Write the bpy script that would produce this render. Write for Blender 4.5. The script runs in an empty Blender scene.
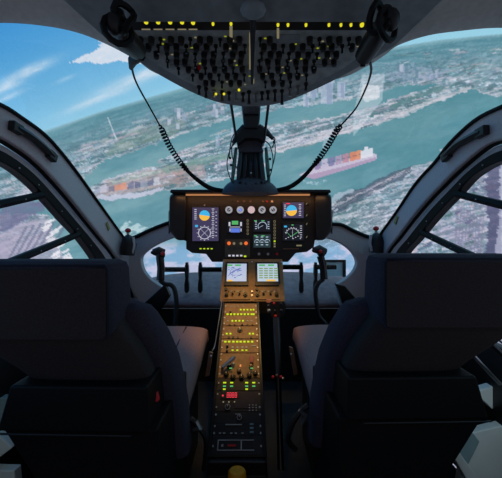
import bpy, math, random
import numpy as np
from mathutils import Vector, Matrix
random.seed(4)
PI = math.pi
C = bpy.context.scene.collection
ZC = .95            # eye height above the cabin floor
F = 290.0           # focal length in pixels (502 px wide frame)
EYE = Vector((0, 0, ZC))

def P(px, py, Y):
    return Vector(((px-251)/F*Y, Y, ZC-(py-239)/F*Y))
def PX(px, py, X):          # point on the plane x = X
    return P(px, py, X*F/(px-251))

# ------------------------------------------------------------------ materials
def lin(c):
    return tuple(((v/255)/12.92 if v/255 <= .04045 else ((v/255+.055)/1.055)**2.4) for v in c)
def mat(name, col, rough=.6, metal=0, var=.15, scale=40, bump=.0, spec=.5):
    m = bpy.data.materials.new(name); m.use_nodes = True
    nt = m.node_tree; b = nt.nodes['Principled BSDF']
    b.inputs['Roughness'].default_value = rough; b.inputs['Metallic'].default_value = metal
    b.inputs['Specular IOR Level'].default_value = spec
    c = lin(col)
    tc = nt.nodes.new('ShaderNodeTexCoord'); n = nt.nodes.new('ShaderNodeTexNoise')
    n.inputs['Scale'].default_value = scale; n.inputs['Detail'].default_value = 4
    nt.links.new(tc.outputs['Object'], n.inputs['Vector'])
    r = nt.nodes.new('ShaderNodeValToRGB')
    r.color_ramp.elements[0].position = .3; r.color_ramp.elements[1].position = .7
    r.color_ramp.elements[0].color = tuple(v*(1-var) for v in c)+(1,)
    r.color_ramp.elements[1].color = tuple(min(1, v*(1+var)) for v in c)+(1,)
    nt.links.new(n.outputs['Fac'], r.inputs['Fac']); nt.links.new(r.outputs['Color'], b.inputs['Base Color'])
    if bump:
        bp = nt.nodes.new('ShaderNodeBump'); bp.inputs['Strength'].default_value = bump; bp.inputs['Distance'].default_value = .002
        nt.links.new(n.outputs['Fac'], bp.inputs['Height']); nt.links.new(bp.outputs['Normal'], b.inputs['Normal'])
    return m
def emis(name, col, s=1.0):
    m = bpy.data.materials.new(name); m.use_nodes = True
    b = m.node_tree.nodes['Principled BSDF']; c = lin(col)+(1,)
    b.inputs['Base Color'].default_value = tuple(v*.2 for v in c[:3])+(1,)
    b.inputs['Emission Color'].default_value = c; b.inputs['Emission Strength'].default_value = s
    return m
M = {}
M['trim'] = mat('pillar_grey_paint', (206, 196, 200), .55, var=.08, scale=120, bump=.15)
M['roof'] = mat('roof_grey_lining', (184, 184, 178), .8, var=.1, scale=60)
M['nose'] = mat('nose_blue_grey', (146, 118, 122), .6, var=.22, scale=22)
M['rubber'] = mat('black_rubber', (7, 7, 9), .6, spec=.25)
M['black'] = mat('black_plastic', (20, 21, 24), .45)
M['gloss'] = mat('gloss_black', (14, 15, 18), .25)
M['panelblack'] = mat('panel_dark_paint', (40, 33, 29), .5, var=.12, scale=90)
M['wing'] = mat('panel_wing_paint', (27, 26, 27), .38, var=.08)
M['amberlit'] = mat('console_amber_lit', (150, 112, 68), .55, var=.2, scale=60)  # amber lamplight on the dark console put into the base colour
M['overhead'] = mat('overhead_grey_paint', (126, 138, 140), .6, var=.15)
M['fabric'] = mat('navy_seat_fabric', (64, 58, 70), .9, var=.25, scale=260, bump=.4, spec=.2)
M['fabricback'] = mat('charcoal_seat_fabric', (62, 55, 55), .95, var=.2, scale=300, bump=.4, spec=.15)
M['cushion'] = mat('cushion_lit_fabric', (152, 124, 122), .95, var=.15, scale=200, bump=.3, spec=.2)  # pinkish light on the seat fabric put into a paler colour
M['pipe'] = mat('seat_piping', (24, 26, 44), .8)
M['darkmetal'] = mat('dark_metal', (48, 50, 56), .35, .7)
M['steel'] = mat('steel', (170, 172, 176), .3, .9)
M['screw'] = mat('screw_grey', (190, 190, 190), .4, .3)
M['white'] = mat('white_paint', (215, 215, 215), .5)
M['pale'] = mat('pale_panel', (205, 222, 225), .5, var=.06, scale=8)
M['teal'] = mat('teal_grey_panel', (120, 150, 158), .5, var=.1, scale=8)
M['floor'] = mat('cabin_floor_covering', (30, 29, 32), .8, var=.3, scale=30)
M['brown'] = mat('brown_lever', (120, 88, 70), .5, var=.1)
M['red'] = mat('red_plastic', (200, 30, 40), .4)
M['yellow'] = mat('yellow_knob', (220, 150, 20), .4)
M['green'] = mat('green_hose', (92, 126, 116), .5)
M['hose'] = mat('dark_hose', (46, 58, 64), .35)
M['fan'] = mat('base_cover', (66, 66, 76), .55, var=.35, scale=160)
M['glassdark'] = mat('dark_glass', (12, 12, 18), .12)
M['dial'] = emis('dial_face', (160, 162, 170), .85)
M['dialdark'] = mat('dial_dark', (25, 26, 32), .4)
M['e_yellow'] = emis('lit_yellow', (225, 215, 40), 1.0)
M['e_lime'] = emis('lit_lime', (190, 220, 30), 1.0)
M['e_green'] = emis('lit_green', (90, 190, 110), .8)
M['e_amber'] = emis('lit_amber', (235, 150, 90), .9)
M['e_strip'] = emis('lit_strip', (205, 140, 92), .8)
M['e_orange'] = emis('lit_orange', (240, 110, 50), 1.0)
M['e_red'] = emis('lit_red', (245, 60, 80), 1.0)
M['e_white'] = emis('lit_white', (205, 205, 220), .9)
M['e_dim'] = emis('lit_dim', (150, 140, 110), .6)
M['e_cyan'] = emis('lit_cyan', (60, 175, 225), 1.0)
M['e_sand'] = emis('lit_sand', (240, 185, 70), 1.0)
M['e_blue'] = emis('lit_blue', (95, 125, 225), .9)
M['e_pale'] = emis('lit_pale', (185, 205, 225), .9)
M['e_map'] = emis('lit_map', (184, 196, 224), .9)
M['e_olive'] = emis('lit_olive', (135, 165, 95), .8)
M['scr'] = emis('screen_purple', (66, 60, 92), .9)
M['scrdark'] = emis('screen_dark', (22, 24, 34), .9)
M['scrteal'] = emis('screen_teal', (40, 58, 62), .9)

def glass_mat():
    m = bpy.data.materials.new('thin_glass'); m.use_nodes = True; nt = m.node_tree; nt.nodes.clear()
    o = nt.nodes.new('ShaderNodeOutputMaterial'); mx = nt.nodes.new('ShaderNodeMixShader')
    t = nt.nodes.new('ShaderNodeBsdfTransparent'); g = nt.nodes.new('ShaderNodeBsdfGlossy')
    g.inputs['Roughness'].default_value = .02; t.inputs['Color'].default_value = (.985, .99, .99, 1)
    n = nt.nodes.new('ShaderNodeTexNoise'); n.inputs['Scale'].default_value = 3
    mr = nt.nodes.new('ShaderNodeMapRange'); mr.inputs['To Min'].default_value = .012; mr.inputs['To Max'].default_value = .03
    nt.links.new(n.outputs['Fac'], mr.inputs['Value']); nt.links.new(mr.outputs['Result'], mx.inputs['Fac'])
    nt.links.new(t.outputs[0], mx.inputs[1]); nt.links.new(g.outputs[0], mx.inputs[2]); nt.links.new(mx.outputs[0], o.inputs[0])
    return m
M['plate'] = mat('switch_plate_paint', (150, 162, 160), .6, var=.25)
M['matblack'] = mat('matt_black_paint', (9, 9, 10), .6, spec=.3)
M['e_dimlime'] = emis('lit_lime_dim', (170, 175, 40), .6)
M['e_maplines'] = emis('lit_map_lines', (112, 126, 196), .8)
M['caution'] = mat('caution_plate', (92, 82, 66), .5)
M['glass'] = glass_mat()

# ------------------------------------------------------------------ mesh helpers
def frame_of(d):
    d = d.normalized(); a = Vector((0, 0, 1)) if abs(d.z) < .9 else Vector((1, 0, 0))
    u = d.cross(a).normalized(); return u, d.cross(u).normalized()
class MB:
    def __init__(s): s.v = []; s.f = []
    def box(s, cx, cy, cz, sx, sy, sz, rz=0):
        n = len(s.v); c, q = math.cos(rz), math.sin(rz)
        for k in (-.5, .5):
            for a, b in ((-.5, -.5), (.5, -.5), (.5, .5), (-.5, .5)):
                x, y = a*sx, b*sy
                s.v.append((cx+x*c-y*q, cy+x*q+y*c, cz+k*sz))
        for q in ((3, 2, 1, 0), (4, 5, 6, 7), (0, 1, 5, 4), (1, 2, 6, 5), (2, 3, 7, 6), (3, 0, 4, 7)): s.f.append(tuple(n+i for i in q))
        return s
    def ring_loft(s, rings, cap=True):
        n = len(s.v); m = len(rings[0])
        for r in rings: s.v += [tuple(p) for p in r]
        for i in range(len(rings)-1):
            for j in range(m):
                a = n+i*m+j; b = n+i*m+(j+1) % m
                s.f.append((a, b, b+m, a+m))
        if cap:
            s.f.append(tuple(n+j for j in reversed(range(m)))); e = n+(len(rings)-1)*m
            s.f.append(tuple(e+j for j in range(m)))
        return s
    def tube(s, pts, r, n=10):
        pts = [Vector(p) for p in pts]; rs = r if isinstance(r, (list, tuple)) else [r]*len(pts)
        rings = []; u = None
        for i, p in enumerate(pts):
            d = (pts[min(i+1, len(pts)-1)]-pts[max(i-1, 0)])
            if d.length < 1e-9: d = Vector((0, 0, 1))
            d.normalize()
            if u is None: u, w = frame_of(d)
            else:
                u = (u-d*u.dot(d)).normalized()
            w = d.cross(u)
            rings.append([p+u*(rs[i]*math.cos(2*PI*k/n))+w*(rs[i]*math.sin(2*PI*k/n)) for k in range(n)])
        return s.ring_loft(rings)
    def disc(s, cx, cy, z0, z1, r, r1=None, n=16):
        r1 = r if r1 is None else r1
        a = [(cx+r*math.cos(2*PI*k/n), cy+r*math.sin(2*PI*k/n), z0) for k in range(n)]
        b = [(cx+r1*math.cos(2*PI*k/n), cy+r1*math.sin(2*PI*k/n), z1) for k in range(n)]
        return s.ring_loft([a, b])
    def annulus(s, cx, cy, z0, z1, ri, ro, n=24):
        rg = []
        for r, z in ((ri, z0), (ro, z0), (ro, z1), (ri, z1), (ri, z0)):
            rg.append([(cx+r*math.cos(2*PI*k/n), cy+r*math.sin(2*PI*k/n), z) for k in range(n)])
        return s.ring_loft(rg, False)
    def prism(s, poly, z0, z1, taper=0):
        cx = sum(p[0] for p in poly)/len(poly); cy = sum(p[1] for p in poly)/len(poly)
        return s.ring_loft([[(x, y, z0) for x, y in poly], [(x+(cx-x)*taper, y+(cy-y)*taper, z1) for x, y in poly]])
    def extr(s, pts, off):      # closed 3-D outline pushed by off
        return s.ring_loft([pts, [Vector(p)+Vector(off) for p in pts]])
    def strip(s, A, B, off):    # band between two curves, with thickness
        off = Vector(off); n = len(s.v); m = len(A)
        for a, b in zip(A, B):
            for p in (a, b, b+off, a+off): s.v.append(tuple(p))
        for i in range(m-1):
            for j in range(4):
                a = n+4*i+j; b = n+4*i+(j+1) % 4; s.f.append((a, b, b+4, a+4))
        s.f.append((n+3, n+2, n+1, n)); e = n+4*(m-1); s.f.append((e, e+1, e+2, e+3))
        return s
    def grid(s, rows):
        n = len(s.v); m = len(rows[0])
        for r in rows: s.v += [tuple(p) for p in r]
        for i in range(len(rows)-1):
            for j in range(m-1):
                a = n+i*m+j; s.f.append((a, a+1, a+1+m, a+m))
        return s
    def ball(s, c, rx, ry=None, rz=None, n=12, k=8):
        ry = rx if ry is None else ry; rz = rx if rz is None else rz
        rings = [[(c[0]+rx*math.sin(PI*i/k)*math.cos(2*PI*j/n), c[1]+ry*math.sin(PI*i/k)*math.sin(2*PI*j/n), c[2]-rz*math.cos(PI*i/k)) for j in range(n)] for i in [.15]+list(range(1, k))+[k-.15]]
        return s.ring_loft(rings)
    def build(s, name, m, parent=None, smooth=False, bevel=0, loc=None, solid=0, origin=None):
        me = bpy.data.meshes.new(name)
        vs = s.v
        if origin is not None: vs = [tuple(Vector(p)-Vector(origin)) for p in vs]
        me.from_pydata([tuple(p) for p in vs], [], s.f); me.update()
        import bmesh
        b = bmesh.new(); b.from_mesh(me); bmesh.ops.recalc_face_normals(b, faces=b.faces); b.to_mesh(me); b.free()
        if smooth:
            me.polygons.foreach_set('use_smooth', [True]*len(me.polygons))
            try: me.set_sharp_from_angle(angle=R(38))
            except Exception: pass
        o = bpy.data.objects.new(name, me); C.objects.link(o); me.materials.append(M[m] if isinstance(m, str) else m)
        if parent: o.parent = parent
        if loc is not None: o.location = loc
        elif origin is not None: o.location = origin
        if solid:
            md = o.modifiers.new('solid', 'SOLIDIFY'); md.thickness = solid
        if bevel:
            md = o.modifiers.new('bevel', 'BEVEL'); md.width = bevel; md.segments = 2; md.limit_method = 'ANGLE'
        return o
def R(a): return math.radians(a)
def tag(o, label, cat, group=None):
    o['label'] = label; o['category'] = cat
    if group: o['group'] = group
    return o
def struct(o): o['kind'] = 'structure'; return o
def empty(name, loc=(0, 0, 0), mtx=None):
    o = bpy.data.objects.new(name, None); C.objects.link(o); o.empty_display_size = .05
    if mtx is not None: o.matrix_world = mtx
    else: o.location = loc
    return o
def copy_part(o, parent, loc):
    c = o.copy(); C.objects.link(c); c.parent = parent; c.location = loc
    for ch in o.children:
        d = ch.copy(); C.objects.link(d); d.parent = c
    return c
class Plane:        # a tilted face: u to the right, v up the face, n out of it
    def __init__(s, low, high):
        s.o = low; s.u = Vector((1, 0, 0)); s.v = (high-low); s.v.x = 0; s.v.normalize(); s.n = s.u.cross(s.v)
        m = Matrix((s.u, s.v, s.n)).transposed().to_4x4(); m.translation = s.o; s.m = m
    def pix(s, px, py, h=0):
        d = P(px, py, 1)-EYE; o = s.o+s.n*h
        t = (o-EYE).dot(s.n)/d.dot(s.n); p = EYE+d*t-s.o
        return (p.dot(s.u), p.dot(s.v))
def catmull(pts, n=8):
    pts = [Vector(p) for p in pts]; out = []
    for i in range(len(pts)-1):
        p0 = pts[max(i-1, 0)]; p1 = pts[i]; p2 = pts[i+1]; p3 = pts[min(i+2, len(pts)-1)]
        for k in range(n):
            t = k/n
            out.append(.5*((2*p1)+(p2-p0)*t+(2*p0-5*p1+4*p2-p3)*t*t+(3*p1-p0-3*p2+p3)*t**3))
    out.append(pts[-1]); return out

# ------------------------------------------------------------------ camera
cam = bpy.data.cameras.new('camera'); co = bpy.data.objects.new('camera', cam); C.objects.link(co)
co.location = EYE; co.rotation_euler = (R(90), 0, 0); cam.sensor_width = 36; cam.lens = 36*F/502; cam.clip_start = .02
bpy.context.scene.camera = co

# ------------------------------------------------------------------ projection dome and its picture
def hsh(ix, iy, s):
    n = (ix.astype(np.int64)*374761393+iy.astype(np.int64)*668265263+s*974634777) & 0x7fffffff
    n = ((n ^ (n >> 13))*1274126177) & 0x7fffffff
    n = ((n ^ (n >> 16))*668265263) & 0x7fffffff
    return ((n ^ (n >> 15)) & 0xffff)/65535.0
def vn(x, y, s=0):
    ix = np.floor(x); iy = np.floor(y); fx = x-ix; fy = y-iy; fx = fx*fx*(3-2*fx); fy = fy*fy*(3-2*fy)
    a = hsh(ix, iy, s); b = hsh(ix+1, iy, s); c = hsh(ix, iy+1, s); d = hsh(ix+1, iy+1, s)
    return (a+(b-a)*fx)+((c+(d-c)*fx)-(a+(b-a)*fx))*fy
def fbm(x, y, s=0, o=4):
    r = 0; a = .5; t = 0
    for i in range(o): r = r+a*vn(x*2**i, y*2**i, s+i); t += a; a *= .55
    return r/t
def inpoly(x, y, poly):
    r = np.zeros(x.shape, bool); n = len(poly)
    for i in range(n):
        x0, y0 = poly[i]; x1, y1 = poly[(i+1) % n]
        if y0 == y1: continue
        c = ((y0 > y) != (y1 > y)) & (x < (x1-x0)*(y-y0)/(y1-y0)+x0); r ^= c
    return r
HX = [-1400, -300, -40, 0, 45, 100, 165, 205, 260, 320, 385, 440, 502, 700, 1900]
HY = [620, 240, 163, 147, 131, 112, 93, 82, 71, 60, 49, 40, 34, 30, 40]
def smooth(a, b, t): t = np.clip((t-a)/(b-a), 0, 1); return t*t*(3-2*t)
def picture(x, y):
    hor = np.interp(x, HX, HY); d = np.maximum(y-hor, 0)
    def C3(*c): return np.array(c, float)
    def mix(a, b, t): return a+(b-a)*t[..., None]
    one = np.ones(x.shape)
    # sky
    up = np.clip((hor-y)/120, 0, 1)
    sky = mix(C3(150, 206, 232)*one[..., None], C3(66, 150, 214)*one[..., None], up**.75)
    right = smooth(250, 480, x); sky = mix(sky, C3(160, 214, 232)*one[..., None], right*.7)
    # streaks of cloud along the tilted horizon
    s = (hor-y); cl = fbm(x/70, s/7+x*.01, 3); cl2 = fbm(x/9, s/2.2, 9)
    for (x0, s0, L, T, am) in ((150, 24, 75, 5, .6), (100, 14, 55, 4, .55), (175, 27, 70, 5, .6), (30, 66, 38, 5, .75), (8, 47, 22, 3, .5), (4, 58, 30, 6, .6), (175, 30, 30, 4, .4), (65, 45, 14, 2, .3), (330, 6, 60, 5, .3), (440, 14, 60, 4, .3)):
        e = np.exp(-((x-x0)/L*1.6)**2-((s-s0-(x-x0)*.06)/T)**2); sky = mix(sky, C3(226, 232, 243)*one[..., None], np.clip(e*am*(.4+1.2*cl2), 0, 1))
    xw = x+6*(cl2-.5)*2; yw = y+5*(fbm(x/6, y/3, 14)-.5)
    big = inpoly(xw, yw, [(72, 62), (86, 55), (96, 50), (100, 42), (112, 44), (140, 52), (175, 66), (168, 72), (140, 63), (118, 61), (98, 63)])
    sky = mix(sky, C3(228, 230, 240)*one[..., None], big*(.75+.25*cl2))
    # land
    q = d+16; u = (x-251)/q; v = np.log(q)
    n1 = fbm(u*5+v*2, v*9, 21, 5); n2 = fbm(x/5.5+y*.08, (y+x*.28)/2.2, 22, 4); n3 = fbm(x/2.4, (y+x*.25)/1.2, 23, 3)
    n4 = hsh(np.floor((x-y*.3)/4.2), np.floor((y+x*.27)/1.5), 77)
    n5 = fbm((x-y*.3)/16, (y+x*.27)/2.0, 78, 3)
    far = np.exp(-d/30.)
    land = mix(C3(114, 150, 166)*one[..., None], C3(182, 182, 204)*one[..., None], smooth(.38, .66, .55*n1+.45*n2))
    land = mix(land, C3(70, 112, 126)*one[..., None], smooth(.52, .64, n2)*.6)
    land = mix(land, C3(222, 216, 230)*one[..., None], smooth(.56, .68, n3)*.65*smooth(8, 50, d))
    land = mix(land, C3(112, 140, 142)*one[..., None], smooth(.52, .7, fbm(u*3+7, v*6, 31, 4))*.35)
    land = mix(land, C3(92, 150, 164)*one[..., None], far*.85)
    land = mix(land, C3(70, 122, 138)*one[..., None], far*.55*smooth(.45, .6, fbm(x/30, s/2, 33, 4)))
    land = mix(land, C3(206, 224, 236)*one[..., None], smooth(5, 0, d)*.35)
    land = land+((n4-.5)*34*smooth(6, 40, d))[..., None]+((smooth(.9, .94, n4)*30)*smooth(10, 60, d))[..., None]
    land = mix(land, C3(84, 112, 122)*one[..., None], smooth(.55, .62, n5)*.6*smooth(10, 40, d))
    land = mix(land, C3(214, 210, 220)*one[..., None], smooth(.40, .36, n5)*.5*smooth(10, 50, d))
    pink = smooth(80, 0, x)*smooth(30, 90, d)+smooth(60, 160, d)*smooth(320, 500, x)*.8
    land = mix(land, C3(170, 160, 196)*one[..., None], np.clip(pink, 0, 1)*.55*n1*1.6)
    # water
    w1 = fbm(x/60, (y+x*.25)/14, 41, 4)
    water = mix(C3(120, 164, 175)*one[..., None], C3(98, 148, 162)*one[..., None], smooth(.3, .7, w1))
    water = mix(water, C3(82, 139, 152)*one[..., None], smooth(250, 420, x)*.5)
    water = water+((n2-.5)*12)[..., None]
    wx = x+5*(fbm(x/7, y/5, 51, 4)-.5)*2; wy = y+2.6*(fbm(x/6, y/4, 52, 4)-.5)*2
    W = np.zeros(x.shape, bool)
    for pl in RIVERS: W |= inpoly(wx, wy, pl)
    L = np.zeros(x.shape, bool)
    for pl in LANDS: L |= inpoly(wx, wy, pl)
    W &= ~L
    col = np.where(W[..., None], water, land)
    # pale shoreline
    sh = np.zeros(x.shape)
    for (dx, dy) in ((0, 1.6), (0, -1.6), (1.5, 0), (-1.5, 0)):
        W2 = np.zeros(x.shape, bool)
        for pl in RIVERS: W2 |= inpoly(wx+dx, wy+dy, pl)
        for pl in LANDS: W2 &= ~inpoly(wx+dx, wy+dy, pl)
        sh = np.maximum(sh, (W2 & ~W)*1.0)
    col = mix(col, C3(206, 206, 214)*one[..., None], sh*.45*smooth(20, 60, d))
    def area(poly, c, am, nz=None, warp=True):
        nonlocal col
        m = inpoly(wx if warp else x, wy if warp else y, poly)*1.0*am
        if nz is not None: m = m*nz
        col = mix(col, C3(*c)*one[..., None], np.clip(m, 0, 1))
    # park on the far bank, quays, berths
    area([(106, 150), (118, 138), (135, 131), (160, 124), (182, 118), (186, 124), (176, 134), (150, 142), (128, 150), (108, 156)], (124, 148, 134), .6, .2+n2)
    area([(80, 150), (100, 140), (128, 130), (165, 117), (190, 112), (190, 116), (160, 124), (120, 138), (95, 152), (84, 160)], (196, 200, 206), .6, smooth(.4, .6, n2))
    area([(93, 194), (110, 180), (140, 172), (172, 166), (205, 164), (205, 178), (172, 184), (150, 189), (110, 196)], (178, 158, 160), .65, .4+n2)
    area([(112, 180), (140, 173), (160, 170), (160, 173), (130, 180), (112, 184)], (150, 176, 170), .7, None)
    area([(172, 170), (182, 168), (190, 184), (176, 187)], (186, 138, 132), .4, .3+n3)
    area([(160, 168), (205, 158), (232, 152), (232, 158), (200, 166), (164, 174)], (122, 158, 150), .6, .5+n1)
    area([(130, 138), (160, 132), (200, 122), (225, 112), (222, 106), (190, 112), (150, 124)], (126, 140, 160), .4, smooth(.4, .6, n3))
    area([(270, 148), (323, 133), (370, 120), (400, 110), (440, 96), (470, 86), (472, 89), (438, 101), (400, 118), (370, 127), (323, 140), (273, 154)], (206, 206, 216), .75, .4+.8*n3)
    area([(370, 113), (411, 96), (443, 86), (446, 88), (414, 100), (372, 117)], (86, 128, 132), .7, None)
    area([(386, 74), (400, 68), (432, 66), (448, 70), (448, 79), (420, 82), (388, 83)], (158, 168, 196), .55, smooth(.35, .6, n3))
    area([(322, 214), (345, 196), (380, 178), (410, 165), (412, 173), (384, 188), (350, 205), (326, 220)], (70, 82, 102), .65, None)
    area([(326, 200), (352, 188), (356, 191), (330, 204)], (186, 196, 214), .7, None)
    # quays seen through the left door
    area([(0, 208), (20, 203), (44, 199), (49, 205), (20, 224), (0, 232)], (112, 116, 150), .75, .5+n2)
    area([(-30, 262), (-30, 245), (20, 226), (45, 216), (52, 224), (66, 262), (60, 280), (-20, 290)], (186, 178, 202), .7, .3+n3)
    for k in range(7):
        area([(2+k*9, 268-k*5), (26+k*7, 226-k*1.5), (28+k*7, 227-k*1.5), (5+k*9, 268-k*5)], (112, 116, 146), .6, None, False)
    for k in range(26):
        a = random.random(); bx = 50+a*16+random.uniform(-9, 6); by = 218+a*44
        area([(bx-4, by+2), (bx+3, by-2), (bx+4, by), (bx-3, by+4)], (236, 234, 242), .85, None, False)
    # city seen through the right door
    area([(483, 140), (500, 140), (502, 270), (484, 270), (488, 200)], (76, 78, 112), .7, None)
    area([(500, 150), (540, 150), (540, 260), (496, 260), (499, 200)], (190, 190, 214), .7, None)
    for k in range(70):
        a = random.random(); b = random.random(); bx = 395+90*a; by = 168+95*b
        if by < 262-(bx-395)*.95: continue
        w = random.uniform(1.5, 5); hh = random.uniform(1, 2.5)
        area([(bx-w, by+w*.3), (bx+w*.6, by-hh), (bx+w, by), (bx-w*.5, by+hh+1)], random.choice(((222, 214, 228), (70, 108, 106), (196, 180, 196), (88, 96, 128), (130, 166, 168))), .75, None, False)
    for k in range(9):
        area([(457+k*3.2, 205+k*1.5), (459+k*3.2, 205+k*1.5), (455+k*3.2, 264), (453+k*3.2, 264)], (134, 122, 156), .45, None, False)
    for k in range(60):
        bx = random.uniform(325, 400); by = random.uniform(200, 240)
        w = random.uniform(1.5, 4)
        area([(bx-w, by+w*.5), (bx+w*.7, by-1.2), (bx+w, by+.2), (bx-w*.6, by+2.4)], random.choice(((216, 220, 234), (168, 186, 206), (92, 118, 138), (196, 204, 222))), .7, None, False)
    # streets, sheds and quays as short strokes along the lie of the land
    rs = random.Random(11)
    def stroke(bx, by, ln, w, sl, c, a):
        area([(bx-ln, by-sl*ln), (bx+ln, by+sl*ln), (bx+ln, by+sl*ln+w), (bx-ln, by-sl*ln+w)], c, a, None, False)
    tone = ((214, 206, 222), (228, 224, 234), (84, 110, 124), (176, 160, 178), (196, 178, 184), (104, 132, 134), (150, 152, 186), (70, 96, 112))
    for (x0, y0, x1, y1, sp, n, sl) in ((276, 150, 400, 114, 4, 34, -.30), (290, 132, 440, 92, 5, 30, -.24), (100, 186, 225, 166, 6, 40, -.16), (70, 160, 160, 120, 9, 40, -.3), (180, 150, 230, 135, 8, 16, -.3),
                                        (326, 214, 410, 172, 6, 34, -.5), (180, 118, 230, 100, 6, 18, -.25), (0, 190, 60, 165, 16, 26, -.25), (400, 76, 500, 70, 8, 26, -.12), (395, 58, 500, 48, 5, 20, -.08)):
        for k in range(n):
            t = rs.random(); stroke(x0+(x1-x0)*t, y0+(y1-y0)*t+rs.uniform(-sp, sp), rs.uniform(2, 8), rs.uniform(.8, 1.7), sl+rs.uniform(-.06, .06), rs.choice(tone), rs.uniform(.3, .65))
    for (x0, y0, x1, y1) in ((273, 152, 323, 138), (323, 138, 370, 124), (370, 124, 438, 100), (280, 143, 400, 110), (104, 183, 160, 171), (330, 208, 410, 170)):
        area([(x0, y0-.7), (x1, y1-.7), (x1, y1+.7), (x0, y0+.7)], (226, 220, 230), .5, None, True)
    # tower blocks
    for k in range(38):
        bx = random.choice((random.gauss(175, 14), random.gauss(405, 14), random.gauss(325, 12), random.gauss(222, 12))); hh = random.uniform(3, 9)
        by = np.interp(bx, HX, HY)+random.uniform(22, 40); w = random.uniform(1, 2.2)
        area([(bx-w, by), (bx-w, by-hh), (bx+w, by-hh), (bx+w, by)], random.choice(((196, 202, 222), (150, 168, 192), (104, 136, 156))), .7, None, False)
    for (bx, by, w, hh) in ((233, 142, 2.2, 14), (218, 146, 2, 10), (313, 98, 4, 10), (327, 104, 6, 22), (306, 107, 3, 12), (341, 98, 4, 16), (437, 78, 2, 9), (431, 80, 1.6, 6)):
        area([(bx-w, by), (bx-w, by-hh), (bx+w, by-hh), (bx+w, by)], (190, 200, 222), .55, None, False)
        area([(bx-w*.1, by), (bx-w*.1, by-hh+1), (bx+w*.8, by-hh+1), (bx+w*.8, by)], (140, 156, 188), .7, None, False)
    area([(107, 117), (107.9, 116.6), (117.2, 140), (116.2, 140.4)], (222, 228, 238), .7, None, False)   # slim mast
    # left freighter
    area([(94, 194), (112, 196), (147, 191), (162, 186), (162, 189), (148, 196), (112, 200), (96, 198)], (196, 200, 220), .9, None)
    area([(94, 191), (106, 185), (108, 190), (96, 194)], (170, 180, 206), .8, None)
    for k, (cx_, c) in enumerate(((104, (206, 200, 216)), (112, (120, 118, 140)), (118, (216, 140, 112)), (124, (226, 150, 120)), (131, (106, 112, 146)), (138, (90, 100, 136)), (144, (150, 160, 186)), (151, (110, 118, 150)), (157, (210, 214, 226)))):
        t = 194-(cx_-96)*.14; area([(cx_-3.6, t), (cx_-3.0, t-7+(k*5 % 3)), (cx_+2.2, t-9+(k*7 % 4)), (cx_+3.2, t-1)], c, .75, .6+.8*n3, False)
    # right container ship
    area([(299, 175), (312, 168), (345, 160), (374, 153), (377, 155), (376, 160), (345, 170), (314, 179)], (206, 196, 218), .95, None, False)
    area([(304, 176), (345, 166), (376, 157), (376, 160), (345, 170), (314, 179.4)], (172, 150, 182), .8, None, False)
    cs = [(318, (150, 132, 176)), (325, (196, 188, 214)), (332, (132, 128, 172)), (339, (176, 156, 186)), (346, (190, 140, 158)), (353, (222, 138, 108)), (359, (228, 150, 116))]
    for cx_, c in cs:
        t = 171-(cx_-312)*.25; area([(cx_-3.2, t+.8), (cx_-3.2, t-8), (cx_+2.9, t-9.6), (cx_+2.9, t-.8)], c, .9, None, False)
        area([(cx_-3.2, t-3.4), (cx_-3.2, t-4), (cx_+2.9, t-5.6), (cx_+2.9, t-5)], (90, 80, 120), .5, None, False)
    area([(361, 159), (361, 151), (364, 150), (364, 147), (368, 146), (368, 149), (373, 148), (373, 156)], (226, 228, 240), .9, None, False)
    area([(322, 150), (324, 136), (329, 134), (330, 141), (326, 152)], (190, 206, 222), .5, .5+n3, False)
    # wake and spray
    area([(122, 236), (121, 226), (128, 219), (137, 224), (150, 228), (160, 226), (146, 240)], (206, 228, 234), .75, smooth(.35, .6, n2))
    area([(298, 178), (310, 182), (328, 180), (318, 186), (306, 184)], (190, 214, 226), .6, smooth(.35, .6, n3))
    area([(440, 150), (452, 146), (462, 150), (450, 156)], (206, 206, 222), .7, smooth(.3, .6, n3))
    # brightness patches the projectors throw on the screen
    area([(362, 75), (385, 74), (382, 101), (353, 137), (353, 117)], (222, 228, 240), .42, None, False)
    area([(363, 84), (379, 86), (380, 98), (366, 102), (360, 96)], (240, 240, 246), .55, None, False)
    area([(0, 48), (8, 42), (20, 50), (30, 66), (27, 78), (18, 84), (6, 74), (0, 70)], (196, 208, 232), .25, None, False)
    area([(475, 60), (486, 52), (492, 70), (486, 92), (474, 88)], (190, 214, 226), .22, None, False)
    # bright haze low in the nose
    lowm = smooth(234, 252, y)*smooth(128, 150, x)*smooth(372, 352, x)
    col = mix(col, mix(C3(138, 182, 222)*one[..., None], C3(208, 208, 238)*one[..., None], smooth(.4, .62, fbm(x/14, y/7, 61))), lowm*.85)
    col = mix(sky, col, smooth(-.8, .8, y-hor))
    return np.clip(col, 0, 255)
RIVERS = [
    [(60, 205), (84, 178), (104, 160), (118, 157), (132, 152), (156, 144), (180, 135), (200, 128), (225, 120), (262, 112), (300, 106), (330, 103), (364, 98), (378, 98), (384, 90), (400, 86), (438, 83), (440, 85), (411, 93), (370, 107), (330, 118), (300, 126), (272, 137),
     (272, 152), (300, 148), (323, 141), (345, 133), (370, 126), (397, 117), (438, 102), (472, 89), (484, 94), (540, 100), (900, 100), (900, 140), (540, 150), (470, 158), (440, 160), (410, 166), (378, 182), (342, 198), (320, 211), (300, 226), (280, 262), (130, 262), (110, 262), (95, 225)],
    [(-200, 215), (0, 206), (48, 194), (60, 205), (90, 225), (130, 262), (64, 264), (52, 224), (48, 214), (0, 214), (-200, 240)],
]
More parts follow.
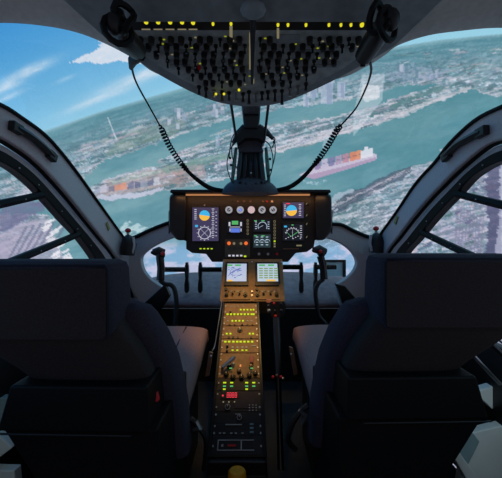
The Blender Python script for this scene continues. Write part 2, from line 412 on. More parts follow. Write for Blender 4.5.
LANDS = [
    [(88, 190), (109, 178), (138, 170), (158, 166), (176, 162), (205, 160), (225, 158), (260, 152), (264, 168), (230, 177), (195, 186), (160, 191), (147, 197), (96, 199)],
    [(157, 163), (168, 156), (182, 150), (205, 142), (240, 132), (272, 124), (330, 118), (330, 118), (274, 152), (240, 158), (206, 161), (176, 163)],
]
az = np.radians(np.concatenate([np.linspace(-130, -44, 44)[:-1], np.arange(-44, 44, .16), np.linspace(44, 130, 44)]))
el = np.radians(np.concatenate([np.linspace(-65, -34, 20)[:-1], np.arange(-34, -10, .5), np.arange(-10, 37, .16), np.linspace(37, 80, 24)]))[::-1]
AZ, EL = np.meshgrid(az, el)
D = np.stack([np.cos(EL)*np.sin(AZ), np.cos(EL)*np.cos(AZ), np.sin(EL)], -1)
AC = np.clip(AZ, -1.3, 1.3)
GX = 251+F*np.tan(AC); GY = 239-F*np.tan(EL)/np.cos(AC)
V = D*5.0
V[..., 2] += ZC
me = bpy.data.meshes.new('projection_screen'); nv = GX.size
idx = np.arange(nv).reshape(GX.shape)
Fq = np.stack([idx[:-1, :-1], idx[1:, :-1], idx[1:, 1:], idx[:-1, 1:]], -1).reshape(-1, 4)
me.vertices.add(nv); me.vertices.foreach_set('co', V.reshape(-1).astype(np.float32))
me.loops.add(Fq.size); me.loops.foreach_set('vertex_index', Fq.reshape(-1).astype(np.int32))
me.polygons.add(len(Fq)); me.polygons.foreach_set('loop_start', (np.arange(len(Fq))*4).astype(np.int32))
me.update(); me.validate()
pic = picture(GX, GY)/255.0
lp = np.where(pic <= .04045, pic/12.92, ((pic+.055)/1.055)**2.4)
at = me.color_attributes.new('picture', 'FLOAT_COLOR', 'POINT')
at.data.foreach_set('color', np.concatenate([lp, np.ones(GX.shape+(1,))], -1).reshape(-1).astype(np.float32))
sm = bpy.data.materials.new('projected_picture'); sm.use_nodes = True; nt = sm.node_tree; nt.nodes.clear()
o_ = nt.nodes.new('ShaderNodeOutputMaterial'); em = nt.nodes.new('ShaderNodeEmission'); ca = nt.nodes.new('ShaderNodeVertexColor'); ca.layer_name = 'picture'
tc = nt.nodes.new('ShaderNodeTexCoord'); nz = nt.nodes.new('ShaderNodeTexNoise'); nz.inputs['Scale'].default_value = 60; nz.inputs['Detail'].default_value = 3
mr = nt.nodes.new('ShaderNodeMapRange'); mr.inputs['To Min'].default_value = .93; mr.inputs['To Max'].default_value = 1.1
mx = nt.nodes.new('ShaderNodeVectorMath'); mx.operation = 'SCALE'
nt.links.new(tc.outputs['Object'], nz.inputs['Vector']); nt.links.new(nz.outputs['Fac'], mr.inputs['Value'])
nt.links.new(ca.outputs['Color'], mx.inputs[0]); nt.links.new(mr.outputs['Result'], mx.inputs['Scale'])
nt.links.new(mx.outputs[0], em.inputs['Color']); nt.links.new(em.outputs[0], o_.inputs[0])
me.materials.append(sm)
scr = bpy.data.objects.new('projection_screen', me); C.objects.link(scr)
tag(scr, 'huge curved simulator screen outside the cockpit showing a tilted blue harbour, ships and sky', 'screen')

# ------------------------------------------------------------------ cabin shell
W = bpy.data.worlds.new('world'); bpy.context.scene.world = W; W.use_nodes = True
W.node_tree.nodes['Background'].inputs[0].default_value = (1, .9, 1, 1); W.node_tree.nodes['Background'].inputs[1].default_value = .14

struct(MB().box(0, .75, -.02, 1.7, 2.6, .04).build('floor', 'floor'))
edge = [(-60, 22, .8), (0, 20, .88), (40, 23, .92), (75, 30, .95), (105, 42, 1.0), (135, 58, 1.06), (165, 75, 1.12), (251, 92, 1.2), (335, 78, 1.15), (365, 66, 1.1), (385, 54, 1.06), (400, 43, 1.0), (430, 33, .95), (465, 28, .92), (502, 25, .88), (562, 27, .8)]
E = catmull([P(*e) for e in edge], 5)
rows = [[p+Vector((0, .03, .05)) for p in E], [p+Vector((0, .012, 0)) for p in E], [p+Vector((0, -.015, -.004)) for p in E], [p+Vector((0, -.06, 0)) for p in E],
        [Vector((p.x*1.0, p.y*.55, p.z+.04)) for p in E], [Vector((p.x, -.5, p.z+.05)) for p in E]]
struct(MB().grid(rows).build('ceiling', 'roof', smooth=True))

XW = .80
def side_wall(s):
    nm = 'left' if s < 0 else 'right'
    if s < 0:
        A = [(-60, 90), (-30, 96), (0, 105), (21, 118), (43, 134), (60, 152), (78, 175), (96, 200), (114, 225), (127, 243), (140, 265), (152, 292)]
        B = [(-60, 126), (-30, 130), (0, 137), (17, 146), (36, 160), (52, 176), (71, 198), (89, 221), (104, 240), (115, 254), (127, 275), (140, 305)]
        Cc = [(-60, 150), (-30, 152), (0, 159), (21, 169), (39, 184), (50, 196), (71, 221), (80, 231), (89, 242), (101, 260), (112, 282), (124, 312)]
        bars = [((-30, 213), (49, 195)), ((15, 264), (85, 234))]
        hd = [(13, 128), (24, 135), (37, 145), (49, 156)]; ho = (8, 50)
    else:
        A = [(562, 90), (532, 96), (502, 107), (475, 121), (450, 144), (436, 162), (416, 184), (397, 212), (379, 237), (370, 252), (360, 270), (348, 292)]
        B = [(562, 126), (532, 130), (502, 139), (482, 147), (457, 168), (440, 185), (425, 201), (411, 218), (396, 238), (386, 251), (376, 272), (362, 305)]
        Cc = [(562, 150), (532, 152), (502, 159), (482, 166), (464, 178), (450, 194), (437, 208), (425, 222), (411, 240), (399, 255), (388, 282), (376, 312)]
        bars = [((545, 218), (450, 194)), ((470, 259), (415, 232))]
        hd = [(449, 156), (460, 146), (472, 139), (485, 132)]; ho = (0, 0)
    X = s*XW
    def pts(L):
        P3 = [PX(a, b, X) for a, b in L]; z0 = P3[0].z
        return catmull([Vector((X, -.55, z0-.02)), Vector((X, -.2, z0+.03)), Vector((X, .2, z0+.05)), Vector((X, .5, z0+.035))]+P3, 4)
    A3, B3, C3_ = pts(A), pts(B), pts(Cc)
    # pillar band, with a rounded raised lip along the windscreen
    pil = struct(MB().strip(A3, B3, (s*.05, 0, 0)).build('trim_1' if s < 0 else 'trim_2', 'trim', bevel=.008))
    MB().tube([p+Vector((-s*.004, 0, .0)) for p in A3], .007, 8).build('windscreen_seal', 'rubber', pil, smooth=True)
    door = struct(empty('door_1' if s < 0 else 'door_2', (X, 1.0, 0)))
    ofs = Vector((-s*.0, 0, 0)); og = (X, 1.0, 0)
    mid = [b+(c-b)*.45 for b, c in zip(B3, C3_)]; g0 = [b+(c-b)*.10 for b, c in zip(B3, C3_)]
    out = Vector((s*.03, 0, 0))
    def ch(o): o.location = o.location-door.location; return o
    ch(MB().strip([p+out for p in g0], [p+out for p in mid], (s*.04, 0, 0)).build('door_frame', 'trim', door, bevel=.006))
    ch(MB().strip([p+out*.75 for p in mid], [p+out*.75 for p in C3_], (s*.04, 0, 0)).build('gasket', 'rubber', door, bevel=.004))
    ch(MB().tube([p+out*.8 for p in B3], .009, 8).build('door_seal', 'rubber', door, smooth=True))
    for (a, b) in bars:
        p, q = PX(*a, X)+out, PX(*b, X)+out
        ch(MB().tube([p, q], .015, 6).build('window_bar', 'rubber', door))
    k = 0
    for i in range(14, len(C3_)-4, 5):
        c = B3[i]+(C3_[i]-B3[i])*.8+Vector((s*.02, 0, 0))
        ch(MB().ball(c, .0028).build('screw', 'screw', door))
    for (a, b) in bars:
        for t in (.35, .7):
            c = (PX(*a, X)*(1-t)+PX(*b, X)*t)+Vector((s*.016, 0, 0)); ch(MB().ball(c, .0028).build('screw', 'screw', door))
    # window pane of the door
    zb = .58
    pane = [p+Vector((s*.045, 0, 0)) for p in C3_] + [Vector((X+s*.045, C3_[-1].y, zb)), Vector((X+s*.045, -.55, zb))]
    struct(MB().extr(pane, (s*.004, 0, 0)).build('window_1' if s < 0 else 'window_2', 'glass'))
    # lower door panel
    low = [(-.55, .0), (-.55, zb), (1.0, zb), (1.75, zb-.02), (2.1, .62), (2.1, .0)] if s < 0 else [(-.55, .0), (-.55, zb-.0), (.9, zb-.0), (1.6, zb-.0), (2.1, .62), (2.1, .0)]
    ch(MB().extr([Vector((X+s*.05, y, z)) for y, z in low], (s*.04, 0, 0)).build('lower_panel', 'black', door, bevel=.01))
    # grab handle on the pillar
    n = Vector((-s, 0, 0)); hp = [PX(a, b, X) for a, b in hd]
    root = empty('grab_handle', hp[0]); tag(root, 'black grab handle on the %s door pillar, %s' % (nm, 'at the left edge' if s < 0 else 'at the right edge'), 'handle')
    hh = catmull(hp, 4); m = MB(); r = []
    m.tube([p+n*(.012+.005*math.sin(PI*i/(len(hh)-1))) for i, p in enumerate(hh)], .0135, 6); m.build('grip', 'black', root, smooth=True).location = -hp[0]
    for e in (0, -1):
        d = (hh[1]-hh[0] if e == 0 else hh[-1]-hh[-2]).normalized()
        m = MB(); u = d; w = n.cross(d); c = hh[e]
        m.extr([c+u*a+w*b for a, b in ((-.022, -.017), (.022, -.017), (.022, .017), (-.022, .017))], n*.022)
        m.build('mount', 'black', root, bevel=.004).location = -hp[0]
    return A3
AL = side_wall(-1); AR = side_wall(1)

# yellow placard on each pillar
for (a, b, X, l) in ((108, 226, -XW, 'left'), (396, 220, XW, 'right')):
    c = PX(a, b, X*.995); m = MB()
    d = Vector((0, .012, -.02)) if X < 0 else Vector((0, .014, -.02)); e = Vector((0, .008, .006))
    tag(m.extr([c-d-e, c+d-e, c+d+e, c-d+e], (0, 0, 0) if 0 else (-.002*(1 if X > 0 else -1), 0, 0)).build('placard', mat('placard_yellow', (150, 146, 80), .6)), 'small yellowish placard stuck on the %s door pillar' % l, 'placard')

# windscreen panes: from roof edge down to the nose
def screen_pane(name, top, bot, bulge):
    rows = []; T = catmull(top, 5); B = catmull(bot, 5)
    for k in range(9):
        t = k/8; rows.append([a*(1-t)+b*t+Vector((0, bulge*math.sin(PI*t), .04*math.sin(PI*t))) for a, b in zip(T, B)])
    struct(MB().grid(rows).build(name, 'glass', smooth=True, solid=.004))
screen_pane('window_3', [P(-60, 18, .83), P(40, 20, .95), P(105, 38, 1.05), P(165, 70, 1.2), P(250, 92, 1.28)], [Vector((-.88, .95, 1.28)), PX(43, 134, -.86), PX(96, 200, -.86), P(150, 228, 2.3), P(250, 240, 2.6)], .25)
screen_pane('window_4', [P(562, 22, .83), P(465, 24, .95), P(400, 39, 1.05), P(335, 72, 1.2), P(252, 92, 1.28)], [Vector((.88, .95, 1.28)), PX(450, 144, .86), PX(416, 184, .86), P(360, 228, 2.3), P(252, 240, 2.6)], .25)

# lower windscreen rail and chin window surround, left and right
YN = 1.9
def outline(L, Y): return [P(a, b, Y) for a, b in L]
def cat2(L, n=5): return [(p.x, p.y) for p in catmull([(a, b, 0) for a, b in L], n)]
lt = cat2([(122, 240), (135, 237), (148, 231), (160, 226), (172, 222), (186, 221)]); lb = cat2([(208, 236), (190, 235), (176, 237), (160, 243), (148, 250), (141, 258), (143, 270), (150, 279), (160, 286), (166, 288)])
struct(MB().extr(outline(lt+lb+[(160, 310), (150, 318), (132, 290), (122, 262)], YN), (0, .05, 0)).build('trim_3', 'nosetrim' if 'nosetrim' in M else 'trim', bevel=.006))
rt = cat2([(380, 240), (366, 236), (352, 230), (342, 225), (332, 224), (318, 222)]); rb = cat2([(300, 238), (318, 238), (330, 239), (342, 244), (352, 252), (357, 262), (354, 271), (346, 279), (336, 285)])
struct(MB().extr(outline(rt+rb+[(342, 312), (350, 320), (366, 310), (380, 262)], YN), (0, .05, 0)).build('trim_4', 'trim', bevel=.006))
for i, (a, n_) in enumerate(((lt, 5), (rt, 6))):
    struct(MB().tube([P(x, y, YN-.005) for x, y in a], .012, 8).build('trim_%d' % n_, 'rubber', smooth=True))
# chin glazing
for i, (x0, x1) in enumerate(((-.9, -.28), (.28, .9))):
    struct(MB().extr([Vector((x0, YN+.06, ZC+.1)), Vector((x1, YN+.06, ZC+.1)), Vector((x1, YN+.10, ZC-.42)), Vector((x0, YN+.10, ZC-.42))], (0, .005, 0)).build('window_%d' % (5+i), 'glass'))
# nose shelf the pedals stand on, and the dark bulkhead below it
zz = lambda py, Y: ZC-(py-239)/F*Y
rows = []
for (t) in range(7):
    k = t/6; Y = 2.55-k*.62; row = []
    for j in range(25):
        u = j/24*2-1; hw = .86-.02*k; dz = -.05*abs(u)**4*(1-k)
        row.append(Vector((u*hw, Y, zz(275, 2.55)*(1-k)+zz(308, 1.93)*k+dz+.012*math.sin(PI*k))))
    rows.append(row)
struct(MB().grid(rows).build('wall_front', 'nose', smooth=True, solid=-.03))
struct(MB().box(0, 1.95, zz(309, 1.93)/2, 1.66, .03, zz(309, 1.93)).build('baseboard_front', 'black'))
struct(MB().extr([P(165, 284, 1.8), P(142, 305, 1.8), P(156, 316, 1.8), P(170, 296, 1.8)], (0, .04, 0)).build('trim_7', 'gloss', bevel=.004))
struct(MB().extr([P(336, 284, 1.8), P(346, 310, 1.8), P(368, 312, 1.8), P(345, 286, 1.8)], (0, .04, 0)).build('trim_8', 'gloss', bevel=.004))
# pale and slate slabs shaped like the bright patches low by each door
def sill(name, poly, Y, m, lab, cat, T=.03, bev=.003):
    tag(MB().extr([P(a, b, Y) for a, b in poly], (0, T, 0)).build(name, m, bevel=bev), lab, cat)
sill('side_panel', [(474, 392), (502, 418), (540, 470), (540, 400), (502, 384)], 1.02, 'pale', 'pale grey angled panel beside the right seat base, highest of the pale pieces', 'panel')
sill('corner_slab', [(468, 434), (502, 426), (530, 430), (530, 490), (460, 490)], .98, 'pale', 'pale teal faceted slab at the bottom right corner of the cabin', 'box')
sill('side_panel', [(452, 440), (466, 424), (480, 442), (466, 470), (458, 466)], .95, 'teal', 'slate blue facet in front of the pale slab at bottom right', 'panel')
sill('edge_strip', [(446, 444), (452, 442), (478, 478), (484, 492), (474, 492)], .93, 'pale', 'thin pale strip rising beside the right seat base', 'strip')
sill('side_panel', [(16, 396), (25, 384), (38, 395)], .78, 'pale', 'small pale triangular corner beside the left seat base', 'panel')
sill('side_panel', [(-30, 400), (8, 398), (0, 430), (-30, 440)], .98, 'teal', 'slate grey panel at the left edge beside the seat base', 'panel')
sill('side_panel', [(-30, 430), (0, 437), (12, 448), (0, 457), (-30, 462)], .96, 'pale', 'pale facet low at the left edge of the cabin', 'panel')
sill('edge_strip', [(-30, 470), (14, 471), (16, 492), (-30, 492)], .94, 'pale', 'pale strip in the bottom left corner of the cabin', 'strip')
# rails beside the right door
for j, (a, b, w) in enumerate((((470, 352), (500, 384), .006), ((484, 338), (520, 372), .009), ((492, 334), (530, 366), .004))):
    o = MB().tube([P(*a, .88), P(*b, .88)], w, 8).build('sill_rail', 'steel' if j != 1 else 'darkmetal', smooth=True)
    tag(o, ('slim metal rail low beside the right seat, nearest the seat', 'thick dark rail low beside the right seat', 'slim metal rail low by the right door, outermost of the three')[j], 'rail', 'rails low by the right door')

# ------------------------------------------------------------------ overhead console
OH = Plane(P(251, 106, 1.05), P(251, 20, .68))
oh = empty('overhead_console', mtx=OH.m)
tag(oh, 'wide grey overhead switch console with rounded front, hanging under the cockpit roof', 'switch panel')
ol = cat2([(20, -40), (62, 0), (110, 43), (135, 60), (160, 76), (190, 92), (215, 102), (235, 106), (251, 107), (268, 106), (286, 102), (304, 95), (330, 83), (355, 70), (385, 53), (402, 40), (440, 4), (480, -40)], 3)
pu = [OH.pix(a, b) for a, b in ol]
MB().prism(pu, -.11, 0).build('housing', 'overhead', oh, bevel=.005)
inn = [OH.pix(a, b, .004) for a, b in cat2([(126, 20), (132, 40), (150, 60), (172, 74), (195, 86), (220, 95), (251, 99), (284, 95), (308, 86), (335, 73), (355, 60), (372, 40), (377, 20)], 3)]
MB().prism(inn, 0, .004).build('switch_plate', 'plate', oh, bevel=.001)
c = [OH.pix(a, b, .006) for a, b in ((120, -30), (382, -30), (378, 17), (126, 17))]
MB().prism(c, 0, .02).build('front_cover', 'overhead', oh, bevel=.004)
MB().prism([OH.pix(a, b, .005) for a, b in ((127, 18.5), (377, 18.5), (376, 30), (128, 30))], .003, .0055).build('light_band', 'black', oh)
# grey placards between the switches
for (a, b, w, h) in ((288, 39, 12, 4), (222, 40, 9, 3), (190, 52, 12, 2), (310, 52, 12, 2), (180, 66, 10, 1.5), (325, 66, 12, 1.5)):
    q = [OH.pix(x, y, .006) for x, y in ((a-w, b-h), (a+w, b-h), (a+w, b+h), (a-w, b+h))]
    MB().prism(q, .004, .006).build('placard', 'overhead', oh)
kb = None; tb = None; nb = 0
pr = []
for row, py in enumerate((39, 46, 53.5, 61, 68, 75, 82)):
    half = (114, 107, 98, 88, 76, 63, 50)[row]
    x = 251-half+4
    while x < 251+half-4:
        if abs(x-252) > 7 and not (py < 46 and 274 < x < 302) : pr.append((x+random.uniform(-.8, .8), py))
        x += 9.8-(py-42)*.03
random.shuffle(pr); ntg = 0
for i, (a, b) in enumerate(sorted(pr, key=lambda q: (q[1], q[0]))):
    h = .006; l = OH.pix(a, b, h)
    if i % 3 == 2:
        if tb is None:
            tb = MB().disc(0, 0, .004, .009, .0055, n=8).tube([(0, 0, .008), (0, -.004, .024)], [.0022, .0032], 8).build('toggle_switch', 'gloss', oh, smooth=True, loc=(l[0], l[1], 0))
        else: copy_part(tb, oh, (l[0], l[1], 0))
    else:
        if kb is None:
            kb = MB().disc(0, 0, .004, .017, .0085, .0075, 10).disc(0, 0, .017, .02, .0065, .006, 10).build('rotary_knob', 'black', oh, smooth=True, loc=(l[0], l[1], 0))
        else: copy_part(kb, oh, (l[0], l[1], 0))
# small yellow / white legends
lg = {}
for (a, b) in pr[:56]:
    m_ = random.choice(('e_dim', 'e_dim', 'e_dimlime', 'teal', 'teal', 'screw')); l = OH.pix(a+random.uniform(3, 6), b+random.uniform(-3, 3), .006)
    if m_ not in lg: lg[m_] = MB().box(0, 0, .005, .006, .0022, .002).build('legend', m_, oh, loc=(l[0], l[1], 0))
    else: copy_part(lg[m_], oh, (l[0], l[1], 0))
# lit rows
yl = None
for (a, b) in ((146, 23), (158, 23), (170, 23), (182, 23), (193, 23.5), (213, 25), (231, 25), (278, 26), (288, 26), (306, 26), (329, 26), (341, 26), (351, 26), (362, 26)):
    l = OH.pix(a, b, .01); r = .0052 if (a < 200 or a > 355) else .0034
    MB().disc(0, 0, .004, .010, r, r*.85, 12).build('indicator_light', 'e_yellow', oh, loc=(l[0], l[1], 0))
    if a < 200: MB().box(0, 0, .005, .021, .0035, .002).build('legend', 'e_dim', oh, loc=OH.pix(a, 29.5, .006)+(0,))
for (a, b, w, h) in ((231, 33, 1.5, 6), (278, 34, 1.2, 5), (250, 52, .8, 18), (253, 82, 1.2, 2)):
    q = [OH.pix(x, y, .008) for x, y in ((a-w, b-h), (a+w, b-h), (a+w, b+h), (a-w, b+h))]
    MB().prism(q, .004, .007).build('light_strip', 'e_dim', oh)
l = OH.pix(199, 68, .01); MB().disc(0, 0, .004, .014, .005, n=10).build('red_button', 'red', oh, loc=(l[0], l[1], 0))['label'] = 'small red push button'
# grey centre lever
a0 = OH.pix(253, 8, .03); a1 = OH.pix(252, 84, .02)
MB().tube([(a0[0], a0[1], .03), ((a0[0]+a1[0])/2, (a0[1]+a1[1])/2, .026), (a1[0], a1[1], .018)], [.008, .005, .004], 8).build('centre_lever', 'darkmetal', oh, smooth=True)
MB().ball((a0[0], a0[1], .034), .028, .02, .016).build('lever_boss', 'overhead', oh, smooth=True)
# long toggles along the rounded front
for (a, b, L, m_) in ((199, 88, .03, 'black'), (206, 90, .034, 'black'), (214, 92, .026, 'steel'), (222, 93, .035, 'black'), (229, 94, .03, 'black'), (236, 92, .038, 'steel'), (243, 95, .032, 'black'), (249, 93, .045, 'darkmetal'), (256, 95, .036, 'steel'), (262, 94, .03, 'black'), (268, 93, .032, 'black'), (275, 92, .04, 'black'), (282, 92, .05, 'black'), (290, 90, .03, 'steel'), (298, 88, .034, 'steel'), (306, 85, .026, 'black')):
    l = OH.pix(a, b, .01)
    MB().disc(0, 0, .003, .01, .007, n=8).tube([(0, 0, .008), (0, -.002, L*.7), (0, -.003, L)], [.003, .0036, .0058], 8).build('toggle_switch', m_, oh, smooth=True, loc=(l[0], l[1], 0))
for (a, b) in ((216, 94), (224, 94), (239, 90)):
    l = OH.pix(a, b, .02); MB().ball((0, 0, .02), .0042).build('indicator_light', 'e_yellow', oh, loc=(l[0], l[1], 0))
# headset hooks each side of the console
def hanger(side):
    s = -1 if side == 'left' else 1
    pts = ((124, 14), (118, 26), (128, 40), (137, 50)) if s < 0 else ((379, 14), (387, 22), (375, 38), (364, 56))
    Y = .56; root = empty('headset_hanger', P(pts[0][0], pts[0][1], Y))
    tag(root, 'black headset hanger with loops at the %s end of the overhead console' % side, 'hanger')
    def q(m, n, mt): m.build(n, mt, root, smooth=True).location = -root.location
    o1 = P(pts[0][0], pts[0][1]+4, Y)
    m = MB(); m.tube([o1+Vector((.018*math.cos(t/14*2*PI), .01*math.sin(t/14*4*PI), .026*math.sin(t/14*2*PI))) for t in range(15)], .0065, 6); q(m, 'loop', 'rubber')
    o2 = P(pts[1][0], pts[1][1]+4, Y)
    m = MB(); m.tube([o2+Vector((.022*math.cos(t/12*2*PI), .014*math.cos(t/12*2*PI), .026*math.sin(t/12*2*PI))) for t in range(13)], .006, 6); q(m, 'loop', 'rubber')
    m = MB(); m.ball(P(pts[1][0]+s*4, pts[1][1]-2, Y), .016, .016, .022); q(m, 'knob', 'black')
    e = P(pts[3][0], pts[3][1], Y+.14)
    m = MB(); m.tube([P(pts[1][0], pts[1][1]-14, Y), P(pts[2][0]+s*4, pts[2][1]-6, Y+.05), P(pts[2][0], pts[2][1], Y+.08), e], [.01, .018, .024, .022], 12); q(m, 'barrel', 'black')
    m = MB(); m.tube([e+Vector((0, .0, .006)), e+Vector((.001, .01, -.02))], [.008, .006], 8); q(m, 'plug', 'rubber')
    return e
eL = hanger('left'); eR = hanger('right')

# ------------------------------------------------------------------ coiled cords
def cord(pts, name_label, c0, c1, hose):
    path = catmull(pts, 60); n = len(path); m = MB()
    out = []; ph = 0; u = None
    for i, p in enumerate(path):
        t = i/(n-1); d = (path[min(i+1, n-1)]-path[max(i-1, 0)]).normalized()
        if u is None: u, _ = frame_of(d)
        u = (u-d*u.dot(d)).normalized(); w = d.cross(u)
        seg = (path[i]-path[i-1]).length if i else 0
        amp = 0
        if c0 < t < c1: amp = .0105*min(1, (t-c0)/.03)*min(1, (c1-t)/.05+.35)
        if amp: ph += seg/.0145*2*PI
        out.append((p, u, w, amp, ph))
    # resample along the helix
    hp = []
    for i in range(len(out)-1):
        p, u, w, a, f = out[i]; p2, u2, w2, a2, f2 = out[i+1]; k = 4 if a else 1
        for j in range(k):
            t = j/k; P_ = p.lerp(p2, t); A = a+(a2-a)*t; G = f+(f2-f)*t
            hp.append(P_+u*A*math.cos(G)+w*A*math.sin(G))
    root = empty('coiled_cord', pts[0]); tag(root, name_label, 'cord')
    MB().tube(hp, .0034, 6).build('coil_wire', 'rubber', root, smooth=True).location = -root.location
    hs = [p for i, p in enumerate(path) if i/(n-1) > hose]
    MB().tube(hs, [.008+.004*min(1, i/len(hs)*2) for i in range(len(hs))], 10).build('sleeve', 'rubber', root, smooth=True).location = -root.location
    return root
cl_ = cord([P(141, 57, .74), P(134, 60, .78), P(132, 68, .86), P(137, 84, .98), P(149, 106, 1.12), P(160, 126, 1.2), P(170, 147, 1.28), P(184, 167, 1.36), P(199, 181, 1.44), P(213, 189, 1.5), P(231, 191.5, 1.55)], 'black coiled cord swooping from the left end of the overhead console to the centre mount', .49, .74, .68)
cr_ = cord([P(370, 62, .74), P(371, 72, .85), P(366, 88, .98), P(356, 108, 1.09), P(344, 122, 1.15), P(337, 130, 1.2), P(327, 147, 1.27), P(314, 165, 1.35), P(300, 180, 1.43), P(287, 188, 1.5), P(270, 191.5, 1.55)], 'black coiled cord swooping from the right end of the overhead console to the centre mount', .44, .72, .66)
MB().tube([P(141, 56, .73), P(133, 60, .78), P(131, 68, .85)], [.011, .013, .006], 8).build('plug', 'rubber', cl_, smooth=True).location = -cl_.location

# ------------------------------------------------------------------ centre mount between roof and glareshield
YM = 1.5
cm = empty('centre_mount', P(250, 193, YM)); tag(cm, 'tangle of dark struts, hoses and cables rising from the glareshield to the overhead console', 'mount')
def q(m, n, mt, sm_=True, bv=0): o = m.build(n, mt, cm, smooth=sm_, bevel=bv); o.location = -cm.location; return o
q(MB().tube([P(231, 104, 1.15), P(236, 138, 1.42)], .006), 'strut', 'black'); q(MB().tube([P(268.5, 104, 1.15), P(264, 142, 1.42)], .006), 'strut', 'black')
q(MB().extr([P(a, b, 1.42) for a, b in ((241, 100), (261, 100), (260, 118), (258, 128), (244, 128), (243, 118))], (0, .09, 0)), 'neck', 'black', False, .006)
q(MB().extr([P(a, b, 1.41) for a, b in ((244, 112), (258, 112), (258, 114), (244, 114))], (0, .01, 0)), 'label_band', 'darkmetal', False)
q(MB().extr([P(a, b, 1.43) for a, b in ((235, 131), (244, 126), (258, 126), (267, 132), (264, 142), (258, 138), (245, 138), (237, 145))], (0, .09, 0)), 'yoke', 'black', False, .006)
q(MB().extr([P(a, b, 1.47) for a, b in ((240, 139), (260, 139), (264, 152), (238, 152))], (0, .07, 0)), 'block', 'fan', False, .008)
q(MB().extr([P(a, b, 1.5) for a, b in ((240, 150), (262, 150), (266, 180), (236, 180))], (0, .05, 0)), 'back_plate', 'hose', False, .006)
for (x0, y0, x1, m_, r) in ((236, 148, 232, 'green', .011), (241, 150, 238, 'hose', .013), (246, 154, 244, 'black', .012), (250.5, 158, 250.5, 'darkmetal', .009), (255, 154, 257, 'black', .012), (260.5, 150, 263, 'hose', .013), (266, 148, 269, 'green', .011)):
    q(MB().tube([P(x0, y0, YM-.01), P((x0+x1)/2, 166, YM-.03), P(x1, 183, YM-.01)], [r*.7, r, r*.75], 10), 'hose', m_)
for L in (((244, 126), (238, 133), (233, 143)), ((259, 126), (266, 131), (273, 139))):
    q(MB().tube([P(a, b, YM-.06) for a, b in L], [.012, .014, .009], 8), 'arm', 'black')
for (a, b) in ((240, 146), (261, 146), (240, 182), (262, 182), (246, 184), (256, 184)): q(MB().ball(P(a, b, YM-.045), .008), 'fitting', 'darkmetal')
for k, L in enumerate((((236, 142), (230, 150), (227, 165), (231, 180), (236, 184)), ((238, 138), (232, 146), (233, 160), (238, 170)), ((264, 140), (270, 146), (273, 160), (270, 176), (264, 184)), ((265, 135), (274, 140), (275, 155), (272, 168)), ((240, 128), (232, 138), (229, 158)), ((262, 130), (270, 135), (275, 139), (272, 148)))):
    q(MB().tube(catmull([P(a, b, YM-.03-.004*k) for a, b in L], 6), .0028, 6), 'cable', 'black')
for (a, b) in ((230, 158), (231, 165), (270, 159), (271, 170), (268, 176), (236, 141), (274, 142)):
    q(MB().ball(P(a, b, YM-.04), .007), 'clamp', 'black')
prof = []
for k in range(9):
    t = k/8*PI/2; prof.append([(P(250, 193, YM)+Vector((.148*math.cos(t)*math.cos(f), .07*math.cos(t)*math.sin(f)+.01, .088*math.sin(t)-.004)))  for f in [2*PI*j/28 for j in range(28)]])
prof[-1] = [P(250, 193, YM)+Vector((.01*math.cos(2*PI*j/28), .01+.01*math.sin(2*PI*j/28), .084)) for j in range(28)]
q(MB().ring_loft(prof), 'base_cover', 'fan')
q(MB().ball(P(251, 173, YM-.045), .005), 'bolt', 'screw')

# ------------------------------------------------------------------ instrument panel
YP = 1.66
IP = Plane(P(251, 261, YP), P(251, 193, YP))
ip = empty('instrument_panel', mtx=IP.m); tag(ip, 'wide black instrument panel full of lit displays and dials under the windscreen', 'instrument panel')
def pp(L, h=0): return [IP.pix(a, b, h) for a, b in L]
MB().prism(pp([(178, 193), (322, 193), (322, 238), (315, 240), (314, 247), (307, 252), (296, 253), (288, 262), (212, 262), (206, 254), (192, 253), (186, 249), (186, 241), (179, 239)]), -.09, 0).build('housing', 'panelblack', ip, bevel=.004)
for s in (-1, 1):      # rounded end cowls bulging towards the pilots
    c0 = 251+s*-.5
    e = cat2([(0, 193), (4, 193.2), (7.5, 195), (9, 199), (9.2, 215), (9, 228), (6, 235), (1, 240), (-6, 240)], 3)
    base = 322 if s > 0 else 179
    L = [(base+s*a, b) for a, b in e]+[(base-s*7, 193)]
    o = MB(); m_in = pp(L); o.ring_loft([[(x, y, -.1) for x, y in m_in], [(x, y, .012) for x, y in m_in], [(x*.985-s*.0, y*.94+.012, .028) for x, y in m_in]]); o.build('end_cowl', 'wing', ip, smooth=True, bevel=.004)
    a = pp([(base+s*8.5, 205), (base+s*10.5, 212), (base+s*10.5, 234), (base+s*8.5, 232)]); MB().prism(a, -.06, .0).build('edge_strip', 'black', ip)
MB().prism(pp([(174, 191.5), (327, 191.5), (328, 194.4), (173, 194.4)]), -.12, .07).build('glareshield', 'black', ip, bevel=.004)
for (a, b) in ((184, 236), (268, 310)):
    MB().prism(pp([(a, 194.2), (b, 194.2), (b, 195.1), (a, 195.1)], .02), 0, .022).build('glare_light', 'e_strip', ip)

